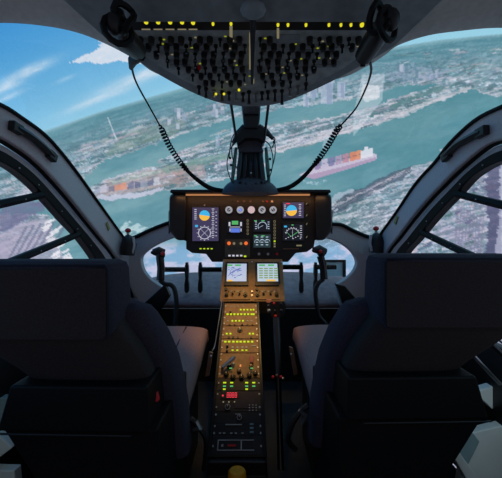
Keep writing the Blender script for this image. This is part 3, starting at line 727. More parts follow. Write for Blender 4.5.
def display(parent, pl, x0, y0, x1, y1, scr_m, bez=1.2, h=.006, bm='black'):
    a = pl.pix(x0-bez, y1+bez, h); b = pl.pix(x1+bez, y0-bez, h); c = ((a[0]+b[0])/2, (a[1]+b[1])/2)
    d = MB().box(0, 0, h/2+.001, b[0]-a[0], b[1]-a[1], h).build('display', bm, parent, bevel=.0015, loc=(c[0], c[1], 0))
    a = pl.pix(x0, y1, h); b = pl.pix(x1, y0, h)
    MB().box(0, 0, h+.0014, b[0]-a[0], b[1]-a[1], .002).build('screen', scr_m, d)
    def loc(x, y): u, v = pl.pix(x, y, h+.003); return (u-c[0], v-c[1])
    return d, loc, h+.0026
def marks(d, loc, z, L, m_, name='symbology'):
    mb = MB(); th = .75 if m_ in ('e_white', 'e_pale') else 1
    for it in L:
        if it[0] == 'b':      # bar: centre, half sizes in px
            _, x, y, w, hh = it; w *= (th+1)/2; hh *= th; p0 = loc(x-w, y+hh); p1 = loc(x+w, y-hh); mb.box((p0[0]+p1[0])/2, (p0[1]+p1[1])/2, z, p1[0]-p0[0], p1[1]-p0[1], .0012)
        elif it[0] == 'l':
            _, x0, y0, x1, y1, w = it; w *= th; p0 = Vector(loc(x0, y0)+(z,)); p1 = Vector(loc(x1, y1)+(z,)); dd = p1-p0
            mb.box((p0.x+p1.x)/2, (p0.y+p1.y)/2, z, dd.length, w, .0012, math.atan2(dd.y, dd.x))
        elif it[0] == 'r':
            _, x, y, ri, ro = it; p = loc(x, y); mb.annulus(p[0], p[1], z-.0004, z+.0006, ri, ro)
        elif it[0] == 'a':    # arc
            _, x, y, r, a0, a1, w = it; p = loc(x, y)
            k = 12
            for j in range(k):
                t = R(a0+(a1-a0)*(j+.5)/k); ln = r*R(abs(a1-a0))/k*1.1
                mb.box(p[0]+r*math.cos(t), p[1]+r*math.sin(t), z, w, ln, .0012, t)
        elif it[0] == 'h':    # half disc: above (1) or below (-1)
            _, x, y, r, sgn, tilt = it; p = loc(x, y)
            mb.prism([(p[0]+r*math.cos(R(tilt)+sgn*PI*j/12), p[1]+r*math.sin(R(tilt)+sgn*PI*j/12)) for j in range(13)], z-.0006, z+.0006)
    mb.build(name, m_, d)
PXM = YP/F      # metres per photo pixel on the panel
# left large display
d, lo, z = display(ip, IP, 192.5, 207.5, 218.5, 241, 'scr')
marks(d, lo, z, [('h', 204.5, 215.5, 5.2*PXM, 1, -8)], 'e_cyan', 'sky_half'); marks(d, lo, z, [('h', 204.5, 215.5, 5.2*PXM, -1, -8)], 'e_sand', 'ground_half')
marks(d, lo, z+.0005, [('r', 204.5, 233, 5.6*PXM, 6.3*PXM), ('l', 200.5, 229, 208.5, 237, .0022), ('l', 208.5, 229, 200.5, 237, .0022)]+[('b', 204.5+7.3*math.cos(R(k*30)), 233+7.3*math.sin(R(k*30)), .5, .5) for k in range(12)]
      + [('b', 195.5, 209.5+k*1.9, 1.3, .45) for k in range(6)]+[('b', 213, 209+k*1.9, 1.5-(k % 2)*.7, .45) for k in range(16)]+[('b', 216.2, 212+k*3.4, .8, .4) for k in range(8)], 'e_white')
marks(d, lo, z+.0005, [('b', 196.5, 226, 1.4, 1.1)], 'e_cyan', 'data_block')
MB().ball((0, 0, .004), .006, n=8).build('knob', 'screw', ip, loc=IP.pix(204.5, 205.4, .006)+(0,))
for k in range(4): MB().box(0, 0, .002, .011, .006, .003).build('indicator_light', 'e_lime', ip, loc=IP.pix(200.6+k*3.7, 248.7)+(0,))
# right displays
d, lo, z = display(ip, IP, 283, 202.5, 303.5, 218, 'scr')
marks(d, lo, z, [('h', 291.5, 210.5, 5.4*PXM, 1, 6)], 'e_cyan', 'sky_half'); marks(d, lo, z, [('h', 291.5, 210.5, 5.4*PXM, -1, 6)], 'e_sand', 'ground_half')
marks(d, lo, z+.0005, [('b', 285, 205+k*1.8, 1, .4) for k in range(7)]+[('b', 300, 204.5+k*1.8, 1.4-(k % 2)*.7, .45) for k in range(7)]+[('l', 287, 211.2, 296, 210.2, .0015)], 'e_white')
marks(d, lo, z+.0005, [('b', 288, 203.6, 2, .4)], 'e_red', 'data_block')
d, lo, z = display(ip, IP, 283, 224, 303.5, 240.5, 'scrdark')
marks(d, lo, z+.0005, [('a', 292.5, 235, 6.6*PXM, 10, 170, .002), ('l', 292.5, 229, 292.5, 239, .0018)]+[('b', 286+k*2.4, 238.6-(k % 3)*1.2, .7, .4) for k in range(7)]+[('b', 301, 226+k*2.2, 1.1, .4) for k in range(6)]+[('b', 292.5+7.5*math.cos(R(200+k*20)), 235+7.5*math.sin(R(200+k*20)), .45, .45) for k in range(8)], 'e_white')
marks(d, lo, z+.0005, [('l', 292, 236, 299, 231, .003), ('b', 292.5, 225, 1, .5), ('l', 287, 232, 291, 237, .002)], 'e_green', 'course_line'); marks(d, lo, z+.0005, [('b', 285.5, 226.5, 1.4, .8)], 'e_cyan', 'data_block')
# five dials
for k, x in enumerate((229, 240.3, 251.3, 262, 273)):
    g = MB().disc(0, 0, 0, .008, 4.5*PXM, 4.1*PXM, 20).build('dial', 'black', ip, smooth=True, loc=IP.pix(x, 210)+(0,))
    MB().disc(0, 0, .008, .0092, 3.6*PXM, n=20).build('dial_face', 'dial' if k != 2 else emis('dial_pale', (205, 180, 185), .9), g)
    if k != 2:
        MB().disc(0, 0, .0092, .0098, 1.7*PXM, n=16).build('dial_centre', 'dialdark' if k != 1 else 'e_blue', g)
        mb = MB(); a = (0.6, 2.4, 0, -.7, 2.0)[k]; mb.box(.004*math.cos(a), .004*math.sin(a), .0104, .017, .0025, .001, a)
        mb.build('needle', 'e_white', g)
for (x, m_) in ((250.5, 'brown'), (267, 'red'), (272, 'e_strip'), (263, 'brown'), (238, 'brown'), (244, 'brown')):
    MB().box(0, 0, .003, .012, .01, .005).build('warning_light', m_, ip, loc=IP.pix(x, 201.5)+(0,))
# centre left display
d, lo, z = display(ip, IP, 227.5, 220.5, 243, 232.5, 'scrdark')
marks(d, lo, z, [('b', 235, 222.7, 3.2, 1.9)], 'e_green', 'green_field'); marks(d, lo, z, [('b', 235.3, 230.3, 4.6, 2.1)], 'e_blue', 'blue_field')
marks(d, lo, z, [('b', 229.5, 224, 1, 2.6), ('b', 241, 224, 1, 2.6), ('b', 230, 230, .5, 2), ('b', 241, 230, .5, 2), ('b', 235, 227, 6, .4)], 'e_white')
for k in range(5):
    MB().annulus(0, 0, 0, .004, .004, .0065, 12).build('button', 'e_dim', ip, loc=IP.pix(247.7, 220.5+k*3.3)+(0,))
# two centre displays
for (y0, y1, m_) in ((219.5, 231.5, 'scrdark'), (234.5, 247.5, 'scrteal')):
    d, lo, z = display(ip, IP, 253.5, y0, 270.5, y1, m_)
    L = []
    if y0 < 225: L = [('a', 262.5, 226.5, 4.4*PXM, -30, 210, .003), ('l', 259, 227.5, 263, 225.5, .0025)]+[('b', 256, 222+k*2.2, 1, .45) for k in range(4)]+[('b', 268.5, 222+k*2.2, 1, .45) for k in range(4)]
    else: L = [('b', 257+k*5, 237+j*2.6, 1.4, .5) for k in range(3) for j in range(4)]+[('a', 257+k*5.3, 242, 2.4*PXM, 20, 200, .002) for k in range(3)]
    marks(d, lo, z, L, 'e_pale')
    marks(d, lo, z, [('b', 255.5, y0+1.3, 1.3, .5), ('b', 263, y0+1.3, 1.6, .5)], 'e_green', 'data_block')
for k in range(6): MB().annulus(0, 0, 0, .004, .0045, .007, 12).build('button', 'e_dim', ip, loc=IP.pix(274.6, 221.5+k*3.3)+(0,))
for k in range(3): MB().box(0, 0, .002, .010, .009, .004).build('button', 'e_lime' if k == 0 else 'e_dim', ip, loc=IP.pix(274.6, 241.2+k*2.6)+(0,))
for y in (204, 215.5, 224, 237): MB().disc(0, 0, 0, .012, .007, .006, 10).build('knob', 'black', ip, loc=IP.pix(307.8, y)+(0,)); MB().box(0, 0, .002, .003, .012, .003, -.5).build('pointer', 'e_dim', ip, loc=IP.pix(306.3, y)+(.011,))
# caution unit
a = IP.pix(225, 257.5); b = IP.pix(250, 239.5)
w = MB().box(0, 0, .004, b[0]-a[0], b[1]-a[1], .008).build('caution_unit', 'caution', ip, bevel=.002, loc=((a[0]+b[0])/2, (a[1]+b[1])/2, 0))
cxy = ((a[0]+b[0])/2, (a[1]+b[1])/2)
def cu(x, y): u, v = IP.pix(x, y, .008); return (u-cxy[0], v-cxy[1], .008)
for x in (229, 246): MB().disc(0, 0, 0, .007, .0105, .008, 12).build('warning_lamp', 'e_orange', w, loc=cu(x, 243.3))
for x in (234, 241): MB().disc(0, 0, 0, .005, .008, .006, 12).build('dim_lamp', 'e_dim', w, loc=cu(x, 243.5))
for k in range(4): MB().box(0, 0, .001, .017, .01, .003).build('caption', mat('caption_grey', (70, 72, 70)), w, loc=cu(229.5+k*5.2, 248.3))
for k in range(5): MB().box(0, 0, .001, .013, .009, .003).build('lit_key', 'e_white' if k < 4 else 'e_lime', w, loc=cu(229.5+k*3.9, 255.6 if k < 4 else 256.3))
for (x, y, m_) in ((255, 252, 'black'), (259, 254, 'screw'), (264, 252.5, 'black'), (268, 254, 'screw'), (273, 252.5, 'black'), (281, 251.5, 'black'), (277, 254, 'red')):
    MB().disc(0, 0, 0, .01, .008, .007, 10).build('knob', m_, ip, loc=IP.pix(x, y)+(0,))
MB().box(0, 0, .003, .03, .008, .004).build('legend', 'e_dim', ip, loc=IP.pix(299, 245.5)+(0,))
MB().box(0, 0, .003, .09, .007, .008).build('switch_bar', 'brown', ip, loc=IP.pix(291, 248.8)+(0,))
for (x, y) in ((284, 245.5), (233, 201.5), (180, 200), (180, 234), (320, 200), (320, 234)):
    MB().disc(0, 0, 0, .004, .005, n=8).build('screw', 'darkmetal', ip, loc=IP.pix(x, y)+(0,))

# ------------------------------------------------------------------ centre pedestal with two navigation displays
PD = Plane(P(253, 302, 1.45), P(253, 259, 1.60))
pd = empty('display_pedestal', mtx=PD.m); tag(pd, 'amber lit pedestal with two bright square navigation displays below the instrument panel', 'pedestal')
pq = [PD.pix(a, b) for a, b in ((223, 259), (282.5, 259), (285, 301.5), (219.5, 301.5))]
MB().prism(pq, -.16, 0).build('housing', 'amberlit', pd, bevel=.003)
for (x0, x1) in ((225.5, 247.5), (256.5, 278)):
    a = [PD.pix(x, y) for x, y in ((x0-2, 260.5), (x1+2, 260.5), (x1+2.4, 300), (x0-2.6, 300))]
    MB().prism(a, 0, .006).build('unit_plate', 'amberlit', pd, bevel=.0015)
    d, lo, z = display(pd, PD, x0+1, 264, x1-1, 281.5, 'e_map' if x0 < 240 else 'e_pale', bez=2.0, h=.010)
    if x0 < 240:
        marks(d, lo, z, [('l', 228, 276, 233, 271, .003), ('l', 233, 271, 240, 268, .003), ('a', 234, 272, .020, 0, 300, .0025), ('a', 238, 275, .03, 60, 200, .002)]+[('b', 229+(k*37 % 13), 267.5+(k*23 % 11), .5+(k % 3)*.5, .4) for k in range(16)], 'e_maplines', 'map_lines'); marks(d, lo, z, [('b', 239, 277, 3, 1.5), ('b', 230, 269, 1.5, 1.2)], 'e_pale', 'map_patches')
        marks(d, lo, z, [('b', 230, 265.2, 2.5, .8), ('b', 238, 265.2, 3, .8)], 'e_green', 'data_block'); marks(d, lo, z, [('b', 230, 280.5, 2.6, .7)], 'e_sand', 'status_block')
    else:
        marks(d, lo, z, [('b', 261+k*5, 268.5+j*2.3, 1.9, .55) for k in range(4) for j in range(5)], 'e_olive', 'data_rows')
        marks(d, lo, z, [('b', 262, 265.2, 3, .8), ('b', 271, 265.2, 3, .8)], 'e_green', 'data_block'); marks(d, lo, z, [('b', 271, 280.3, 4.5, .8)], 'e_sand', 'status_block')
    a = [PD.pix(x, y, .006) for x, y in ((x0-1.5, 282.6), (x1+1, 282.6), (x1+1, 286.3), (x0-1.5, 286.3))]
    MB().prism(a, .006, .016).build('display_ledge', 'black', pd, bevel=.002)
    for k in range(4):
        l = PD.pix(x0+(1, 7, 14, 20)[k], 294.5-(k in (1, 2))*1.0, .01); g = MB().disc(0, 0, .006, .02, (.010 if k in (0, 3) else .0055), n=12).disc(0, 0, .02, .026, .0055, n=10).build('rotary_knob', 'black', pd, smooth=True, loc=(l[0], l[1], 0))
    for k in range(6):
        l = PD.pix(x0+3+k*3, 291.2, .01); MB().box(0, 0, .008, .008, .005, .004).build('button', 'e_dim' if k % 2 else 'black', pd, loc=(l[0], l[1], 0))
    l = PD.pix(x0+.5, 289.3, .01); MB().disc(0, 0, .006, .016, .008, n=10).build('rotary_knob', 'black', pd, loc=(l[0], l[1], 0))
l = PD.pix(275, 289.5, .01); MB().box(0, 0, .008, .024, .015, .004).build('placard', 'brown', pd, loc=(l[0], l[1], 0))
for (a, b) in ((252, 291.5), (252, 295.3), (252, 262), (223.5, 262), (281.5, 262)):
    l = PD.pix(a, b, .005); MB().disc(0, 0, .0, .008, .005, n=10).build('screw', 'screw', pd, loc=(l[0], l[1], 0))

# ------------------------------------------------------------------ centre console
CC = Plane(P(238, 455, 1.00), P(240, 303, 1.44))
cc = empty('centre_console', mtx=CC.m); tag(cc, 'long sloping centre console of lit keys, radios and knobs between the two seats', 'console')
cq = [CC.pix(a, b) for a, b in ((222.5, 303), (259, 303), (267, 457), (206.5, 457))]
hw = [CC.pix(240, 303)[1], CC.pix(240, 457)[1]]
MB().prism(cq, -.12, 0).build('housing', 'black', cc, bevel=.003)
def cedge(t, side):   # pixel x of console edge at row py
    return 0
def CX(py, f):        # f from 0 (left edge) to 1 (right edge)
    t = (py-303)/154; l = 224.5+(209.5-224.5)*t; r = 257.3+(264-257.3)*t; return l+(r-l)*f
def plate(y0, y1, m_, h=.004, f0=.02, f1=.98, nm='unit_plate'):
    L = [CC.pix(CX(y0, f0), y0), CC.pix(CX(y0, f1), y0), CC.pix(CX(y1, f1), y1), CC.pix(CX(y1, f0), y1)]
    return MB().prism(L, 0, h).build(nm, m_, cc, bevel=.001)
plate(304, 315, 'amberlit'); plate(315.6, 326, 'amberlit'); plate(326.6, 339, 'amberlit'); plate(339.6, 353, 'amberlit'); plate(353.6, 378, 'amberlit')
plate(378.6, 391, 'panelblack'); plate(391.6, 412, 'panelblack'); plate(412.6, 424, 'black'); plate(424.6, 436, 'black'); plate(436.6, 455, 'black')  # plates turn from amber to black where the painted lamplight fades
for s in (0, 1):
    L = [CC.pix(CX(303, s)+(-1.5 if s == 0 else 0), 303), CC.pix(CX(303, s)+(0 if s == 0 else 1.5), 303), CC.pix(CX(457, s)+(0 if s == 0 else 2), 457), CC.pix(CX(457, s)+(-2 if s == 0 else 0), 457)]
    MB().prism(L, 0, .010).build('side_rail', 'darkmetal', cc, bevel=.001)
def kk(py, fs, m_, w=.0075, h=.006, z=.008, nm='key', dx=0):
    for f in fs:
        l = CC.pix(CX(py, f), py, z); MB().box(0, 0, z-.002, w, h, .005).build(nm, m_, cc, loc=(l[0], l[1], 0))
kk(309.5, (.5, .6, .7, .8, .88), 'e_lime'); kk(314, (.12, .22, .32, .42, .52, .62, .72, .82, .88), 'e_lime', .0095)
kk(320.6, (.27, .37, .47, .57), 'e_lime'); kk(320.6, (.14, .7, .82), 'e_dim')
kk(306, (.2, .3, .42, .58), 'e_dim', .007, .003); kk(324.5, (.2, .34, .7, .84), 'black', .008, .005)
kk(333.5, (.14, .24, .76, .85), 'e_lime'); kk(341.5, (.12, .22, .33, .43, .52, .62, .72, .82), 'e_lime', .0095)
kk(337, (.2, .32, .44, .8), 'black', .009, .009); kk(347, (.32, .44, .57, .67), 'e_dim'); kk(350, (.32, .44, .57, .67), 'e_lime', .008, .004)
kk(345.5, (.86,), 'e_dim', .02, .002)
def kn(py, f, r, m_='black', h=.016, nm='rotary_knob', cap=None):
    l = CC.pix(CX(py, f), py, h*.6); g = MB().disc(0, 0, .003, h*.6, r, r*.95, 14).disc(0, 0, h*.6, h, r*.7, r*.62, 14).build(nm, m_, cc, smooth=True, loc=(l[0], l[1], 0))
    MB().box(0, r*.35, h+.0005, r*.2, r*.6, .001).build('pointer', 'screw', g)
    return g
kn(329.5, .49, .0125); kn(350.5, .18, .006); kn(346, .18, .006)
kn(324.5, .55, .005); kn(312, .2, .005)
for f, y in ((.26, 367), (.5, 371), (.78, 366), (.2, 374), (.36, 377), (.56, 377), (.74, 375), (.88, 373)): kn(y, f, .010 if y < 372 else .0115, 'gloss', .018)
kk(365.5, (.53,), 'e_amber', .006, .008); kk(363, (.36,), 'e_dim', .006, .006); kk(368, (.3, .8), 'e_green', .012, .003, .02, 'legend')
for f in (.18, .34, .68, .84):
    kk(382.5, (f,), 'e_lime', .012, .004); kk(386, (f,), 'e_green', .012, .004); kk(389, (f,) if f != .84 and f != .34 else (), 'e_lime', .010, .004)
# silver cranked lever and red tipped handle
L0 = CC.pix(CX(366, .08), 368, .03); L1 = CC.pix(CX(357, .38), 357, .03)
MB().tube([(L0[0], L0[1], .006), (L0[0]+.004, L0[1]+.005, .028), (L1[0]-.004, L1[1]-.006, .034), (L1[0], L1[1], .030)], [.005, .007, .009, .006], 8).build('silver_lever', 'steel', cc, smooth=True)
l = CC.pix(CX(357, .8), 359, .02); MB().box(0, 0, .012, .016, .03, .02).build('guarded_switch', mat('salmon_guard', (176, 100, 84)), cc, bevel=.003, loc=(l[0], l[1], 0))
# red digits
d, lo, z = display(cc, CC, CX(396, .12), 391.5, CX(396, .52), 398.5, 'black', bez=.6, h=.006, bm='panelblack')
seg = []
for k in range(4):
    x = CX(396, .27)+k*2.6
    if k == 3: x += .2
    for y in (392.8, 395, 397.2): seg.append(('b', x, y, .9, .35))
    seg += [('b', x-.9, 395, .25, 2.3), ('b', x+.9, 395, .25, 2.3)]
seg.append(('b', CX(396, .16), 395.5, .8, .8))
marks(d, lo, z, seg, 'e_red', 'digits')
kk(401.8, (.18, .3, .42), 'e_dim', .005, .004)
L = [CC.pix(a, b) for a, b in ((235, 392), (254, 392), (255, 409), (234, 409))]; MB().prism(L, .004, .007).build('blank_plate', mat('blank_brown', (58, 42, 40)), cc, bevel=.001)
g = kn(407, .28, .013); MB().annulus(0, 0, .012, .014, .007, .010).build('knob_ring', 'screw', g)
for j in range(3): kk(405+j*2.6, (.74, .81, .88), 'screw', .0045, .0035)
g = kn(417.5, .53, .011); MB().annulus(0, 0, .012, .014, .006, .009).build('knob_ring', 'screw', g)
kk(424.5, (.42,), 'screw', .06, .003); 
for y in (424, 428, 432): kk(y, (.78,), 'teal', .014, .006)
kk(433, (.16, .24, .38, .47, .6), 'screw', .008, .003); kk(414, (.5,), 'screw', .02, .002)
for (x0, y0, x1, y1) in ((.13, 440, .58, 440.8), (.13, 450, .82, 450.8), (.57, 440, .82, 440.8)):
    L = [CC.pix(CX(y0, x0), y0), CC.pix(CX(y0, x1), y0), CC.pix(CX(y1, x1), y1), CC.pix(CX(y1, x0), y1)]; MB().prism(L, .004, .006).build('outline', 'screw', cc)
for f in (.13, .57):
    L = [CC.pix(CX(440, f), 440), CC.pix(CX(440, f)+1, 440), CC.pix(CX(450, f)+1, 450.8), CC.pix(CX(450, f), 450.8)]; MB().prism(L, .004, .006).build('outline', 'screw', cc)
kk(445.3, (.22,), 'screw', .007, .007); kk(445.3, (.4,), 'red', .03, .006)
for y in (306, 312, 318, 323.5, 329, 335, 341, 347.5, 354, 360, 367, 374, 383, 394, 407, 414.5, 426, 433, 446):
    for f in (.045, .955):
        l = CC.pix(CX(y, f), y, .006); MB().disc(0, 0, .003, .007, .0034, n=8).build('screw', 'screw', cc, loc=(l[0], l[1], 0))
# box under the console with a yellow knob
bx = MB().extr([P(a, b, .98) for a, b in ((208, 462), (266, 462), (268, 478), (206, 478))], (0, .05, 0)).extr([P(a, b, .975) for a, b in ((208, 476), (266, 476), (268, 520), (206, 520))], (0, .12, 0))
bo = empty('console_foot', P(237, 520, .97)); tag(bo, 'dark box at the aft foot of the centre console', 'box')
o = bx.build('housing', 'black', bo, bevel=.004); o.location = -bo.location
kp = P(237, 477, .93); kz = MB(); kz.ring_loft([[kp+Vector((r*math.cos(2*PI*j/20), r*.8*math.sin(2*PI*j/20), z_)) for j in range(20)] for r, z_ in ((.028, -.05), (.03, .0), (.029, .016), (.024, .022))])
tag(kz.build('yellow_knob', 'yellow', smooth=True), 'round amber yellow knob at the bottom edge, behind the centre console', 'knob')
# cable guard loop on the left flank
tag(MB().tube(catmull([P(222, 300, 1.42), P(219, 320, 1.36), P(215, 345, 1.29), P(212, 351, 1.26)], 6), .0028, 6).build('cable', 'steel', smooth=True), 'thin metal wire running down the left flank of the centre console', 'cable')

# ------------------------------------------------------------------ collective lever right of console
col = empty('collective_lever', P(279, 440, 1.12)); tag(col, 'dark collective lever with a cluster of buttons on its head, right of the centre console', 'control lever')
def qc(m, n, mt, sm_=True, bv=0): o = m.build(n, mt, col, smooth=sm_, bevel=bv); o.location = -col.location; return o
qc(MB().tube([P(276, 318, 1.32), P(277, 340, 1.28), P(278, 362, 1.23), P(278, 376, 1.2)], [.015, .0175, .015, .013], 12), 'grip', 'darkmetal')
qc(MB().tube([P(278, 376, 1.2), P(279, 400, 1.16), P(280, 440, 1.1), P(281, 470, 1.05)], [.013, .011, .012, .013], 12), 'arm', 'gloss')
qc(MB().extr([P(a, b, 1.34) for a, b in ((267, 306), (271, 301), (284, 301), (287, 306), (284, 314), (279, 321), (273, 320), (269, 313))], (0, .03, -.01)), 'switch_head', 'black', False, .004)
for (a, b, r, m_) in ((268.5, 306, .009, 'darkmetal'), (274, 303.5, .006, 'red'), (281, 304, .008, 'darkmetal'), (269, 310.5, .009, 'steel'), (275, 311, .008, 'darkmetal'), (281, 310.5, .009, 'darkmetal'), (275.5, 316, .007, 'red')):
    qc(MB().ball(P(a, b, 1.33), r), 'button', m_)
for (a, b, m_) in ((273, 377, 'red'), (277, 375.5, 'brown'), (281, 377, 'red'), (283, 378.5, 'steel')): qc(MB().ball(P(a, b, 1.18), .0065), 'button', m_)
pl_ = MB().extr([P(a, b, 1.36) for a, b in ((266.5, 299.8), (271.5, 299.8), (271.5, 302.6), (266.5, 302.6))], (0, .01, 0)); qc(pl_, 'placard', mat('pink_placard', (214, 140, 120)), False)

# ------------------------------------------------------------------ rudder pedals
def pedals(xs_, lab, bars, Y=2.05):
    root = empty('rudder_pedals', P((xs_[0]+xs_[1])/2, 292, Y)); tag(root, lab, 'pedals')
    def q2(m, n, mt, bv=0, sm_=False): o = m.build(n, mt, root, bevel=bv, smooth=sm_); o.location = -root.location
    for x in xs_:
        q2(MB().ring_loft([[P(x+dx*k, y, Y)+Vector((0, dy, 0)) for dx, dy in ((-1, 0), (1, 0), (1, .03), (-1, .03))] for y, k in ((262.5, 1.2), (264, 1.2), (266, 1.8), (272, 2.0), (279, 1.4), (284, 2.2), (291, 2.2), (293, 1))]), 'pedal', 'black', .002)
    for (a, b, y) in bars:
        q2(MB().tube([P(a, y, Y), P(b, y, Y)], .018, 8), 'cross_bar', 'gloss', 0, True)
pedals((186.5, 200), 'black rudder pedals on a cross bar, left set in front of the left seat', [(164, 186, 269.5), (200, 222, 269.5)])
pedals((301.5, 316), 'black rudder pedals on a cross bar, right set in front of the right seat', [(281, 301, 267), (316, 336, 267)])
# pale plate painted for a bright projector spot, with dark edges
Yf = 2.3
fr = empty('framed_spot', P(335, 276, Yf)); tag(fr, 'small dark framed white rectangle behind the right cyclic stick', 'panel')
o = MB().extr([P(a, b, Yf) for a, b in ((325, 261), (344, 261), (344, 276), (325, 276))], (0, .02, 0)).build('backing', 'pale', fr); o.location = -fr.location
for (a, b, c_, d_) in ((324, 259.8, 346, 262), (343, 261, 346, 277)):
    o = MB().extr([P(x, y, Yf-.01) for x, y in ((a, b), (c_, b), (c_, d_), (a, d_))], (0, .015, 0)).build('frame', 'gloss', fr); o.location = -fr.location

# ------------------------------------------------------------------ cyclic sticks
def cyclic(side):
    s = side
    if s == 'left': g = ((160, 257), (161, 268), (160.5, 280)); hd = ((152.5, 252), (158, 251.5), (164, 253.5)); st = ((160, 280), (165, 284), (171, 285), (175, 291), (176.5, 307), (175, 326)); red = (162.5, 253.5); Y = 1.44
    else: g = ((320.5, 256), (323, 266), (324, 279)); hd = ((313.5, 250), (319, 249.5), (325, 252)); st = ((323.5, 279), (318, 284), (315.5, 292), (317, 306), (319, 316), (325, 323)); red = (320.5, 251.5); Y = 1.54
    root = empty('cyclic_stick', P(st[-1][0], 330, Y)); tag(root, 'black cyclic control stick with red topped grip in front of the %s seat' % s, 'control stick')
    def q3(m, n, mt): o = m.build(n, mt, root, smooth=True); o.location = -root.location
    q3(MB().tube([P(*p, Y) for p in g], [.020, .0185, .020], 12), 'grip', 'gloss')
    q3(MB().tube([P(*hd[0], Y-.01), P(*hd[1], Y), P(*hd[2], Y+.01)], [.014, .025, .021], 12).ball(P((hd[1][0]+hd[2][0])/2-.5, hd[1][1]+3, Y), .024, .022, .026), 'grip_head', 'black')
    q3(MB().ball(P(red[0], red[1], Y-.022), .010), 'red_button', 'red')
    q3(MB().ball(P(hd[0][0], hd[0][1]+.5, Y-.015), .009), 'hat_switch', 'darkmetal')
    q3(MB().tube([P(g[1][0]+2.6, g[1][1]-6, Y-.01), P(g[1][0]+3.4, g[1][1]+2, Y-.01)], .004, 6), 'trigger', 'brown')
    q3(MB().tube(catmull([P(a, b, Y) for a, b in st], 5), .0115, 10), 'stick', 'black')
    b = P(st[-1][0], st[-1][1]+3, Y); q3(MB().ring_loft([[b+Vector((r*math.cos(2*PI*j/16), r*math.sin(2*PI*j/16), z_)) for j in range(16)] for r, z_ in ((.034, -.09), (.032, -.05), (.026, -.03), (.027, -.02), (.018, 0), (.013, .015))]), 'boot', 'rubber')
cyclic('left'); cyclic('right')

